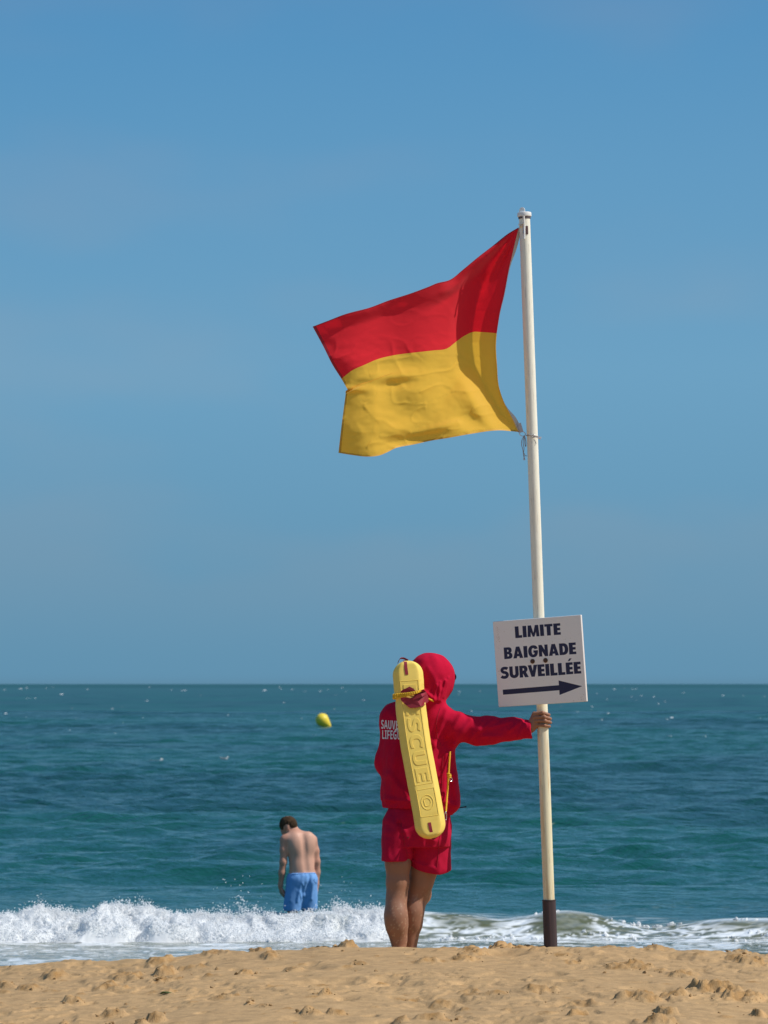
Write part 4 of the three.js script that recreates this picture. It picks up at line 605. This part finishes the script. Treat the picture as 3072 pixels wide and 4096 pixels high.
  const sFolds = [[G(470, 1290, .16), G(500, 1420, .16), .02, .009], [G(470, 1300, .16), G(560, 1330, .15), .018, .010], [G(560, 1320, .15), G(530, 1480, .16), .022, .010], [G(360, 1280, .12), G(390, 1420, .12), .02, .009], [G(260, 1200, .08), G(350, 1260, .13), .02, .008], [G(330, 1220, .14), G(390, 1460, .1), .016, -.012], [G(600, 1250, .12), G(590, 1540, .12), .02, .008], [G(640, 1300, .06), G(640, 1520, .04), .03, .008], [G(420, 1480, .13), G(560, 1520, .14), .014, .007], [G(240, 1330, .06), G(250, 1450, .07), .02, .008]].map(([a, b, w, h]) => ({ d: creaseLine(a, b), w, h }));
  const hollowL = join(leg(L.map(q => [q[0], q[1] * .93])), .05), hollowR = join(leg(R.map(q => [q[0], q[1] * .93])), .05);
  const shortsF = (x, y, z) => {
    let dl = Math.max(sL(x, y, z), hemL - y), dr = Math.max(sR(x, y, z), hemR(x) - y), d = smin(dl, pelvis(x, y, z), .06); d = y > .6 ? smin(d, dr, .035) : Math.min(d < dl ? Math.max(d, hemL + .06 - y) : d, dr);
    if (y < .6) d = Math.min(dl, dr); 
    if (Math.abs(d) < .05) { for (const f of sFolds) { const q = f.d(x, y, z); if (q < f.w * 2.4) d -= f.h * Math.exp(-(q * q) / (f.w * f.w)); } d -= .006 * noise(x * 11, y * 9, z * 11) + .003 * noise(x * 27, y * 21, z * 27); if (y > .835 && y < .86) d += .003 * Math.sin(x * 420 + z * 200); if (x < .16) d = Math.max(d, hemL - y); else d = Math.max(d, hemR(x) - y); }
    if (y < .53) d = Math.max(d, -Math.min(hollowL(x, y, z), hollowR(x, y, z)));
    return d;
  };
  const sg = meshSdf(shortsF, [-.12, .38, -.3], [.5, .92, .3], .0058);
  tint(sg, (x, y, z) => { const k = .96 + .08 * fbm(x * 30, y * 30, z * 30, 2); return [.46 * k, .0055 * k, .038 * k]; });
  const sm = mesh('shorts', sg, new THREE.MeshPhysicalMaterial({ color: lin(1, 1, 1), vertexColors: true, roughness: .85, specularIntensity: .3 }), guard);
  const onShorts = (gx, gy) => { let z = .34; for (let i = 0; i < 90; i++) { const q = G(gx, gy, z), d = shortsF(q.x, q.y, q.z); if (d < .0008) break; z -= Math.max(.0008, d * .6); if (z < -.3) break; } return G(gx, gy, z); };
  const st = (pts, r) => { const q = []; for (let i = 0; i < pts.length - 1; i++) for (let k = 0; k < 6; k++) q.push(onShorts(mixN(pts[i][0], pts[i + 1][0], k / 6), mixN(pts[i][1], pts[i + 1][1], k / 6))); return tube(q, r, q.length * 2, 5); };
  mesh('side_seam', st([[612, 1230], [590, 1330], [585, 1440], [575, 1520]], .0022), seamMat, sm);
  mesh('back_seam', st([[335, 1190], [348, 1290], [372, 1400], [392, 1450]], .0022), seamMat, sm);
  const eye = onShorts(386, 1311); const ey = new THREE.TorusGeometry(.004, .0014, 6, 16); ey.translate(eye.x, eye.y, eye.z + .001); mesh('eyelet', ey, mat(lin(.05, .03, .02), .5, { metalness: .5 }), sm);
  // ---- sunglasses, seen past the edge of the hood
  const frame = mat(lin(.012, .012, .015), .3), pts = (s) => [face(.0, .012, s * .079), face(.06, .013, s * .078), face(.122, .012, s * .066)];
  const gl = new THREE.Group(); gl.name = 'sunglasses'; guard.add(gl);
  for (const s of [-1, 1]) { mesh('temple_arm', tube(pts(s), .003, 12, 6), frame, gl); const l = new THREE.SphereGeometry(.03, 20, 14); l.scale(1, .78, .22); l.rotateY(-hYaw); const c = face(.128, .0, s * .034); l.translate(c.x, c.y, c.z); mesh('dark_lens', l, mat(lin(.01, .01, .012), .12), gl); }
  mesh('bridge', tube([face(.134, .008, -.014), face(.138, .012, 0), face(.134, .008, .014)], .0026, 8, 6), frame, gl);
}

// ------------------------------------------------------------------ rescue tube slung across his back
{
  const t = thing('rescue_tube', 'yellow foam rescue tube with embossed letters slung across the red jacket', 'rescue tube');
  const G = GX, foamY = mat(lin(.88, .64, .14), .6, { specularIntensity: .4 });
  // axis of the tube from top to bottom, and its thickness direction
  const AX = [[378, 140, .235], [386, 250, .250], [396, 380, .262], [412, 520, .275], [437, 700, .300], [470, 880, .325], [500, 1040, .350], [524, 1180, .372], [543, 1318, .392]].map(p => G(p[0], p[1], p[2] - .045));
  const curve = new THREE.CatmullRomCurve3(AX, false, 'centripetal'), LEN = curve.getLength();
  const frameAt = s => { const p = curve.getPointAt(clamp(s, 0, 1)), tg = curve.getTangentAt(clamp(s, 0, 1)); let w = new THREE.Vector3(1, 0, -.09); w.addScaledVector(tg, -w.dot(tg)).normalize(); const n = w.clone().cross(tg).normalize().multiplyScalar(-1); if (n.z < 0) n.multiplyScalar(-1); return { p, tg, w, n }; };
  const HW = .0915, HT = .048;
  // outline: rounded ends, gently waisted where the rope pulls it in; cross-section with wide bevels
  const halfW = s => { const e = Math.min(s, 1 - s) * LEN, cap = e < .085 ? Math.sqrt(Math.max(0, 1 - ((.085 - e) / .085) ** 2)) : 1; const waist = 1 - .06 * Math.exp(-(((s - .205) / .03) ** 2)); return Math.max(.004, HW * (.30 * (cap > .999 ? 1 : cap) + .70 * cap) * waist); };
  const halfT = s => { const e = Math.min(s, 1 - s) * LEN, cap = e < .03 ? Math.sqrt(Math.max(0, 1 - ((.03 - e) / .03) ** 2)) : 1; return HT * (.35 + .65 * cap); };
  const SECT = []; { const b = .36, c = .48; const base = [[1, -1 + c], [1, 1 - c], [1 - b, 1], [-1 + b, 1], [-1, 1 - c], [-1, -1 + c], [-1 + b, -1], [1 - b, -1]]; for (let i = 0; i < 8; i++) { const a = base[i], d = base[(i + 7) % 8], e = base[(i + 1) % 8]; const r = .30; for (let k = 0; k <= 3; k++) { const q = k / 3, p0 = [a[0] + (d[0] - a[0]) * r * .5, a[1] + (d[1] - a[1]) * r * .5], p2 = [a[0] + (e[0] - a[0]) * r * .5, a[1] + (e[1] - a[1]) * r * .5]; SECT.push([0, 1].map(m => (1 - q) * (1 - q) * p0[m] + 2 * q * (1 - q) * a[m] + q * q * p2[m])); } } }
  const NS = 150, pos = [], idx = [], nS = SECT.length;
  for (let i = 0; i <= NS; i++) { const u = i / NS, s = .5 - .5 * Math.cos(Math.PI * u) * (.35 + .65 * 1) , ss = clamp(mixN(u, s, .45), 0, 1), f = frameAt(ss), w = halfW(ss), h = halfT(ss); for (const [a, b] of SECT) { const n = 1 + .012 * noise(a * 2 + ss * 30, b * 2, 3), v = f.p.clone().addScaledVector(f.w, a * w * n).addScaledVector(f.n, b * h * n); pos.push(v.x, v.y, v.z); } }
  for (let i = 0; i < NS; i++) for (let k = 0; k < nS; k++) { const a = i * nS + k, b = i * nS + (k + 1) % nS; idx.push(a, b, b + nS, a, b + nS, a + nS); }
  for (const e of [0, NS]) { const c = pos.length / 3, f = frameAt(e ? 1 : 0); pos.push(f.p.x, f.p.y, f.p.z); for (let k = 0; k < nS; k++) { const a = e * nS + k, b = e * nS + (k + 1) % nS; if (e) idx.push(a, b, c); else idx.push(b, a, c); } }
  const g = new THREE.BufferGeometry(); g.setAttribute('position', new THREE.Float32BufferAttribute(pos, 3)); g.setIndex(idx); g.computeVertexNormals();
  tint(g, (x, y, z) => { const n = fbm(x * 16, y * 16, z * 16, 4), dirt = sstep(.18, .42, fbm(x * 55 + 4, y * 38, z * 50, 3)); return mix3([1 + .10 * n, 1 + .10 * n, 1 + .25 * n], [.80, .70, .55], dirt * .45); });
  const bodyMat = foamY.clone(); bodyMat.vertexColors = true; mesh('foam_body', g, bodyMat, t);
  // a point on the front face: s along, a across (-1 .. 1), lift above it
  const on = (s, a, lift) => { const f = frameAt(s); return f.p.addScaledVector(f.w, a * HW).addScaledVector(f.n, HT + lift); };
  const raised = mat(lin(.87, .62, .128), .62, { specularIntensity: .4 });
  const bar = (s0, a0, s1, a1, r) => { const q = []; for (let k = 0; k <= 8; k++) q.push(on(mixN(s0, s1, k / 8), mixN(a0, a1, k / 8), -.0006)); const tg = new THREE.TubeGeometry(new THREE.CatmullRomCurve3(q), 16, r, 6); return tg; };
  const panel = (s0, s1, a) => { for (const q of [[s0, -a, s1, -a], [s0, a, s1, a], [s0, -a, s0, a], [s1, -a, s1, a]]) mesh('raised_edge', bar(...q, .0024), raised, t); };
  panel(.115, .700, .60); panel(.728, .880, .60);
  // the word stands along the tube, its letters upright to the right
  const font = await new FontLoader().loadAsync('fonts/droid/droid_sans_bold.typeface.json');
  [...'RESCUE'].forEach((ch, i) => {
    const tg0 = new TextGeometry(ch, { font, size: 1, depth: .1, curveSegments: 6, bevelEnabled: true, bevelThickness: .05, bevelSize: .02, bevelSegments: 2 }); tg0.computeBoundingBox();
    const bb = tg0.boundingBox, p = tg0.attributes.position, s0 = .135 + i * .0945, s1 = s0 + .079;
    for (let k = 0; k < p.count; k++) { const u = (p.getX(k) - bb.min.x) / (bb.max.x - bb.min.x), v = (p.getY(k) - bb.min.y) / (bb.max.y - bb.min.y), d = (p.getZ(k) - bb.min.z) / (bb.max.z - bb.min.z), q = on(mixN(s0, s1, u), mixN(-.42, .44, v), mixN(-.003, .0027, d)); p.setXYZ(k, q.x, q.y, q.z); }
    tg0.computeVertexNormals(); mesh('letter', tg0, raised, t);
  });
  // emblem: a ring with a small swirl inside
  { const c = [.803, 0], q = []; for (let k = 0; k < 28; k++) { const a = k / 28 * 2 * Math.PI; q.push(on(c[0] + Math.sin(a) * .041, Math.cos(a) * .40, -.0002)); } mesh('emblem_ring', new THREE.TubeGeometry(new THREE.CatmullRomCurve3(q, true), 56, .0028, 6, true), raised, t);
    const q2 = []; for (const [s, a] of [[-.018, -.2], [-.022, .08], [-.006, .22], [.014, .16], [.02, -.02], [.018, -.16], [-.002, -.20]]) q2.push(on(c[0] + s, a, -.0002)); mesh('emblem_swirl', new THREE.TubeGeometry(new THREE.CatmullRomCurve3(q2, true), 40, .0028, 6, true), raised, t); }
  // webbing
  const web = mat(lin(.27, .013, .03), .75), up = new THREE.Vector3(1, 0, 0);
  const strap = (name, list, width, dir) => mesh(name, ribbon(list, list.map((_, i) => Array.isArray(dir) ? dir[i] : dir), width, .0022), web, t);
  strap('end_strap', [on(.082, -.13, .0018), on(.045, -.16, .0018), on(.012, -.16, -.006), frameAt(0).p.clone().addScaledVector(frameAt(0).w, -.015).add(new THREE.Vector3(0, .004, 0))], .0185, frameAt(.04).w);
  strap('end_strap', [on(.915, -.08, .0018), on(.95, -.06, .0018), on(.985, 0, -.008), frameAt(1).p.clone().addScaledVector(frameAt(1).w, .01).add(new THREE.Vector3(0, -.006, 0))], .0185, frameAt(.95).w);
  strap('shoulder_strap', [G(318, 152, 0.190), G(330, 126, 0.200), G(352, 121, 0.165), G(385, 135, 0.200)], .03, new THREE.Vector3(.2, .3, 1));
  // broad webbing folded over itself where the line is made fast
  const zOn = (x, lift) => .277 + lift - .10 * sstep(478, 530, x) - .02 * sstep(350, 320, x);
  const slab = (poly, lift) => { const sh = new THREE.Shape(poly.map(p => new THREE.Vector2(p[0], -p[1]))), g = new THREE.ExtrudeGeometry(sh, { depth: 3, bevelEnabled: true, bevelThickness: .8, bevelSize: .8, bevelSegments: 1 }), p = g.attributes.position; for (let i = 0; i < p.count; i++) { const v = G(p.getX(i), -p.getY(i), zOn(p.getX(i), lift) + p.getZ(i) * .0009); p.setXYZ(i, v.x, v.y, v.z); } g.computeVertexNormals(); return g; };
  mesh('wrapped_strap', slab([[338, 340], [350, 332], [374, 320], [396, 309], [418, 322], [446, 348], [430, 362], [400, 368], [366, 372], [340, 352]], 0), web, t);
  mesh('wrapped_strap', slab([[336, 384], [380, 382], [400, 386], [430, 374], [418, 358], [445, 343], [470, 336], [488, 327], [505, 345], [528, 398], [512, 416], [494, 432], [470, 442], [440, 449], [398, 451], [370, 428], [340, 402]], .0045), web, t);
  mesh('wrapped_strap', slab([[430, 374], [446, 364], [470, 358], [505, 346], [513, 362], [480, 376], [452, 386], [420, 396], [404, 390]], .0085), web, t);
  // yellow line wound three times round the tube, then up over the shoulder
  const ropeMat = mat(lin(.80, .47, .018), .7);
  for (const [dy, tl] of [[0, 24], [11, 22], [22, 18]]) mesh('rope_turn', ropeGeometry([G(300, 368 + dy, 0.175), G(288, 366 + dy, 0.225), G(294, 362 + dy, 0.273), G(330, 358 + dy * .9, 0.281), G(390, 352 + dy * .6, 0.297), G(450, 340 + dy * .35, 0.295), G(478, 333, 0.255), G(482, 334, 0.195)], .0052, 14), ropeMat, t);
  mesh('shoulder_rope', ropeGeometry([G(515, 388, 0.195), G(535, 397, 0.190), G(553, 405, 0.170)], .0052, 5, 30), ropeMat, t);
  // lanyard down his right side with knot and rings, clipped to the tube's lower end
  const lz = .17;
  mesh('lanyard', ropeGeometry([G(664, 742, 0.150), G(660, 800, lz), G(656, 870, lz + .01), G(652, 930, lz + .02), G(646, 1010, 0.165), G(641, 1080, 0.205), G(636, 1145, 0.245)], .0056, 26, 130), ropeMat, t);
  mesh('lanyard_knot', mergeGeometries([0, 1, 2].map(i => { const k = new THREE.TorusGeometry(.0105 - .001 * i, .0048, 8, 18); k.rotateX(Math.PI / 2 + .3 * (i - 1)); k.rotateZ(.35 * (i - 1)); const c = G(657 + i, 892 + 10 * i, lz + .014); k.translate(c.x, c.y, c.z); return k; })), ropeMat, t);
  const chrome = mat(lin(.75, .74, .72), .22, { metalness: 1 });
  const ring = (gx, gy, z, w, h, rot, r) => { const k = new THREE.TorusGeometry(.014, r, 8, 26); k.scale(w, h, 1); k.rotateY(.5); k.rotateZ(rot); const c = G(gx, gy, z); k.translate(c.x, c.y, c.z); return k; };
  mesh('metal_ring', ring(668, 922, lz + .016, .6, 1.1, .5, .003), chrome, t);
  mesh('clip', ring(633, 1172, .255, .55, 1.9, -.05, .0034), chrome, t);
  mesh('end_cord', tube([G(631, 1196, 0.265), G(634, 1215, 0.280), G(622, 1255, 0.300), G(596, 1290, 0.327), G(566, 1314, 0.347), G(552, 1322, 0.355)], .0042, 40, 8), web, t);
}

// ------------------------------------------------------------------ bather in the surf
{
  const z0 = -20.4, S = (u, v, dz = 0) => SX(u, v, z0 + dz), m = .000703;
  const man = thing('person_001', 'bare backed person in light blue swim shorts wading into the surf, head bent down', 'person');
  const pivot = S(690, 1283, 0);
  const limb = (pts) => { const o = []; for (let i = 1; i < pts.length; i++) o.push(bone(pts[i - 1][0], pts[i][0], pts[i - 1][1], pts[i][1])); return join(o, .03); };
  const torso = join([blob(S(665, 810, 0), .170, .165, .112), blob(S(675, 1000, .015), .158, .22, .105), blob(S(690, 1250, .02), .155, .16, .11), blob(S(550, 740, .06), .085, .12, .06), blob(S(790, 735, .06), .085, .12, .06), bone(S(412, 700, -.01), S(875, 705, -.01), .056, .058), bone(S(588, 640, -.01), S(565, 520, -.05), .052, .050), bone(S(450, 685, .0), S(570, 625, -.01), .045, .042), bone(S(790, 685, .0), S(650, 625, -.01), .047, .042)], .07);
  const spine = bone(S(665, 640, .125), S(715, 1240, .135), .008, .012);
  const armL = limb([[S(378, 700, -.01), .058], [S(362, 880, .0), .047], [S(350, 1090, .005), .043], [S(335, 1280, -.02), .039], [S(325, 1490, -.05), .026], [S(328, 1530, -.06), .027]]), armR = limb([[S(895, 710, -.01), .058], [S(945, 900, .0), .047], [S(968, 1090, .005), .043], [S(988, 1280, -.02), .039], [S(995, 1480, -.04), .026], [S(995, 1530, -.05), .027]]);
  const fing = (base, list) => join(list.map(([a, b, c]) => join([bone(S(...base), S(...a), .018, .0105), bone(S(...a), S(...b), .0105, .0095), bone(S(...b), S(...c), .0095, .008)], .006)), .006);
  const handL = fing([332, 1560, -.06], [[[348, 1610, -.035], [372, 1660, -.03], [400, 1690, -.04]], [[345, 1615, -.055], [368, 1672, -.055], [405, 1708, -.06]], [[340, 1612, -.075], [362, 1665, -.08], [396, 1702, -.085]], [[334, 1600, -.092], [352, 1645, -.10], [380, 1680, -.105]], [[360, 1580, -.04], [385, 1620, -.06], [392, 1650, -.075]]]);
  const handR = fing([998, 1555, -.05], [[[1000, 1605, -.03], [990, 1655, -.03], [975, 1685, -.04]], [[1002, 1610, -.05], [994, 1662, -.05], [980, 1696, -.06]], [[1000, 1608, -.068], [992, 1658, -.07], [980, 1690, -.08]], [[996, 1598, -.085], [988, 1640, -.09], [976, 1668, -.095]], [[980, 1580, -.03], [965, 1615, -.05], [962, 1645, -.06]]]);
  const legs = join([limb([[S(570, 1420, .0), .1], [S(545, 1800, -.03), .075], [S(540, 2150, -.05), .058], [S(545, 2500, -.02), .058], [S(550, 2800, .0), .04], [S(540, 2850, -.12), .035]]), limb([[S(800, 1420, .0), .1], [S(830, 1800, -.03), .075], [S(835, 2150, -.05), .058], [S(830, 2500, -.02), .058], [S(825, 2800, .0), .04], [S(840, 2850, -.12), .035]])], .04);
  const headC = S(480, 430, -.075);
  const head = join([blob(headC, .080, .105, .092, .7, .12), bone(S(425, 560, -.11), S(415, 575, -.12), .035, .03), bone(S(385, 500, -.13), S(382, 520, -.135), .014, .016), blob(S(440, 495, .0), .014, .028, .012, .4), bone(S(550, 480, -.06), S(588, 600, -.02), .054, .054)], .03);
  const body = (x, y, z) => { let d = torso(x, y, z); d = smin(d, armL(x, y, z), .03); d = smin(d, armR(x, y, z), .03); d = smin(d, Math.min(handL(x, y, z), handR(x, y, z)), .02); d = smin(d, legs(x, y, z), .07); d = smin(d, head(x, y, z), .035); const sp = spine(x, y, z); if (sp < .06) d += .016 * Math.exp(-(sp * sp) / .0007); return d; };
  const lo = S(230, 2900, -.3), hi = S(1090, 250, .3), bg = meshSdf(body, [lo.x, lo.y, z0 - .34], [hi.x, hi.y, z0 + .3], .0095);
  tint(bg, (x, y, z) => { const n = fbm(x * 8, y * 8, z * 8, 3), u = (x + 1.510) / m, arm = sstep(430, 380, u) + sstep(900, 960, u), neck = sstep(-.27, -.2, y); const k = 1 + .18 * n; return mix3([.60 * k, .33 * k, .235 * k], [.47 * k, .22 * k, .145 * k], clamp(arm * .7 + neck * .6, 0, 1)); });
  mesh('body', bg, mat(lin(1, 1, 1), .5, { vertexColors: true, specularIntensity: .5 }), man);
  // hair: a cap of short locks
  const cap = join([blob(S(490, 400, -.07), .083, .084, .094, .7), blob(S(415, 425, -.10), .058, .082, .075), blob(S(540, 430, -.02), .055, .06, .05)], .04);
  const hair = (x, y, z) => { let d = cap(x, y, z); if (d < .05) { d -= .007 * noise(x * 60, y * 22, z * 60) + .005 * noise(x * 120, y * 50, z * 120); const lowCut = y - S(0, 500, 0).y; d = Math.max(d, -(y - (S(0, 492, 0).y - .025 * sstep(S(430, 0, 0).x, S(360, 0, 0).x, x)))); } return d; };
  const hl = S(300, 620, 0), hh = S(680, 250, 0), hg = meshSdf(hair, [hl.x, hl.y, z0 - .3], [hh.x, hh.y, z0 + .12], .006);
  tint(hg, (x, y, z) => { const k = 1 + .7 * noise(x * 90, y * 25, z * 90); return [.060 * k, .036 * k, .020 * k]; });
  mesh('hair', hg, mat(lin(1, 1, 1), .9, { vertexColors: true, specularIntensity: .2 }), man);
  // swim shorts
  const sh = join([blob(S(690, 1390, .02), .178, .12, .145), bone(S(580, 1430, .02), S(530, 1900, -.02), .122, .112), bone(S(800, 1430, .02), S(850, 1880, -.02), .12, .10)], .05);
  const folds = [[S(640, 1340, .15), S(560, 1800, .12), .018, .014], [S(700, 1340, .15), S(690, 1720, .1), .018, .012], [S(630, 1480, .16), S(700, 1640, .14), .014, .012], [S(770, 1360, .15), S(720, 1640, .12), .02, -.02], [S(840, 1480, .14), S(820, 1760, .11), .02, .014], [S(600, 1640, .13), S(660, 1780, .1), .014, .012], [S(480, 1420, .08), S(440, 1780, .08), .02, .01]].map(([a, b, w, h]) => ({ d: bone(a, b, 0, 0), w, h }));
  const waistY = S(0, 1283, 0).y, shorts = (x, y, z) => { let d = sh(x, y, z); if (Math.abs(d) < .05) for (const f of folds) { const q = f.d(x, y, z); if (q < f.w * 2.4) d -= f.h * Math.exp(-(q * q) / (f.w * f.w)); } const tilt = .03 * (x - S(690, 0, 0).x); d = Math.max(d, y - waistY - tilt); d = Math.max(d, S(0, 1960, 0).y - y); d -= .003 * noise(x * 25, y * 18, z * 25); return d; };
  const sl = S(340, 2020, 0), shh = S(1000, 1230, 0), sgm = meshSdf(shorts, [sl.x, sl.y, z0 - .24], [shh.x, shh.y, z0 + .24], .0075);
  const blue = mat(lin(.15, .34, .68), .75), sm = mesh('swim_shorts', sgm, blue, man);
  const at = (u, v) => { let z = z0 + .3; for (let i = 0; i < 60; i++) { const q = SX(u, v, z), d = shorts(q.x, q.y, q.z); if (d < .001) break; z -= Math.max(.001, d * .6); if (z < z0 - .2) break; } return SX(u, v, z); };
  mesh('waistband', tube([470, 520, 580, 640, 700, 760, 820, 870, 905].map(u => at(u, 1308 - .03 * (u - 690)).add(new THREE.Vector3(0, 0, -.003))), .0085, 50, 8), blue, sm);
  const flapPts = [[852, 1448], [905, 1462], [945, 1462]].map(p => at(...p)); mesh('pocket_flap', ribbon(flapPts.map(p => p.add(new THREE.Vector3(0, .012, .004))), flapPts.map(() => new THREE.Vector3(.1, 1, 0)), .035, .004), blue, sm);
  const wr = S(995, 1492, -.042), br = new THREE.TorusGeometry(.029, .0045, 8, 24); br.rotateX(Math.PI / 2 - .2); br.translate(wr.x, wr.y, wr.z); mesh('bracelet', br, mat(lin(.6, .6, .6), .3, { metalness: .7 }), man);
  man.traverse(o => o.isMesh && o.geometry.translate(-pivot.x, -pivot.y, -pivot.z)); man.position.copy(pivot); man.rotation.set(-.03, .34, 0);
}

// ------------------------------------------------------------------ buoy and gulls
{
  const dist = 2.85 * FOCAL / (2911 - 2735), z = 20 - dist, k = dist / FOCAL, c = PX(1289, 2880, z);
  const buoy = thing('marker_buoy', 'yellow teardrop shaped marker buoy floating far out on the sea', 'buoy', [c.x, c.y, c.z]);
  const R = 27 * k, pts = []; for (let i = 0; i <= 40; i++) { const a = -Math.PI / 2 + i / 40 * Math.PI; let r = R * Math.cos(a), y = R * Math.sin(a); if (a < -.2) { const t = (-.2 - a) / (Math.PI / 2 - .2); y = mixN(R * Math.sin(-.2), -R * 1.72, t); r = R * Math.cos(.2) * Math.pow(1 - t, .72); } pts.push(new THREE.Vector2(Math.max(r, .001), y)); }
  const g = new THREE.LatheGeometry(pts, 40); const float = mesh('float', g, mat(lin(.88, .66, .055), .42), buoy);
  const seam = new THREE.TorusGeometry(R * 1.0, R * .03, 8, 48); seam.rotateX(Math.PI / 2); mesh('moulding_seam', seam, mat(lin(.80, .62, .05), .5), float);
  const eye = new THREE.TorusGeometry(R * .12, R * .04, 8, 20); eye.translate(0, -R * 1.78, 0); mesh('mooring_eye', eye, mat(lin(.25, .25, .25), .5, { metalness: .6 }), buoy);
  buoy.rotation.set(.1, 0, .86);
}
function gull(name, label, px, py, len, dark, pitch) {
  const dist = 2.85 * FOCAL / (py - 2735), z = 20 - dist, p = PX(px, py, z), o = thing(name, label, 'gull', [p.x, SEA + .02, p.z], 'gulls resting on the water');
  const V = (x, y, zz = 0) => new THREE.Vector3(x * len, y * len, zz * len);
  const f = join([blob(V(0, .10), .34 * len, .13 * len, .13 * len, 0, .06), bone(V(.24, .16), V(.33, .30), .085 * len, .065 * len), blob(V(.36, .33), .085 * len, .07 * len, .065 * len), bone(V(-.25, .12), V(-.42, .17), .09 * len, .03 * len)], .06 * len);
  const g = meshSdf(f, [-.6 * len, -.12 * len, -.25 * len], [.55 * len, .48 * len, .25 * len], .016 * len);
  mesh('body', g, mat(lin(.74, .73, .71), .8), o);
  const wing = s => { const w = join([bone(V(.14, .19, s * .10), V(-.2, .2, s * .11), .065 * len, .05 * len), bone(V(-.2, .2, s * .11), V(-.58, .27, s * .05), .05 * len, .016 * len)], .04 * len); return meshSdf(w, [-.7 * len, 0, -.25 * len], [.3 * len, .4 * len, .25 * len], .014 * len); };
  for (const s of [-1, 1]) mesh('folded_wing', wing(s), mat(dark ? lin(.07, .058, .052) : lin(.33, .33, .34), .8), o);
  const b = new THREE.ConeGeometry(.022 * len, .12 * len, 8); b.rotateZ(-Math.PI / 2 - .15); b.translate(.475 * len, .315 * len, 0); mesh('beak', b, mat(lin(.5, .3, .06), .5), o);
  for (const s of [-1, 1]) { const e = new THREE.SphereGeometry(.013 * len, 8, 6); e.translate(.40 * len, .345 * len, s * .055 * len); mesh('eye', e, mat(lin(.01, .01, .01), .3), o); }
  o.rotation.y = pitch; return o;
}
gull('gull', 'gull with dark brown folded wings resting on the open water', 628, 3056, .46, true, .15);
gull('gull_001', 'pale grey and white gull resting on the open water', 898, 3042, .34, false, -.1);

// a wisp of green weed and a few shell bits on the sand
{
  const at = (px, py) => { let d = 1.6 * FOCAL / (py - 2735); let z = 20 - d, x = (px - 1536) * d / FOCAL; return new THREE.Vector3(x, sandY(x, z), z); };
  const p = at(655, 3938), w = []; const r = rng(6); for (let i = 0; i < 7; i++) w.push(tube([p.clone().add(new THREE.Vector3(-.02 + .01 * r(), .002, 0)), p.clone().add(new THREE.Vector3(.02 * (r() - .5), .005 + .008 * r(), .02 * (r() - .5))), p.clone().add(new THREE.Vector3(.03 + .02 * r(), .004, .03 * (r() - .5)))], .0022, 10, 5));
  const s = mesh('seaweed', mergeGeometries(w), mat(lin(.09, .12, .03), .7)); s.userData = { label: 'small wisp of green seaweed lying on the sand', category: 'seaweed' };
}
renderer.render(scene, camera);
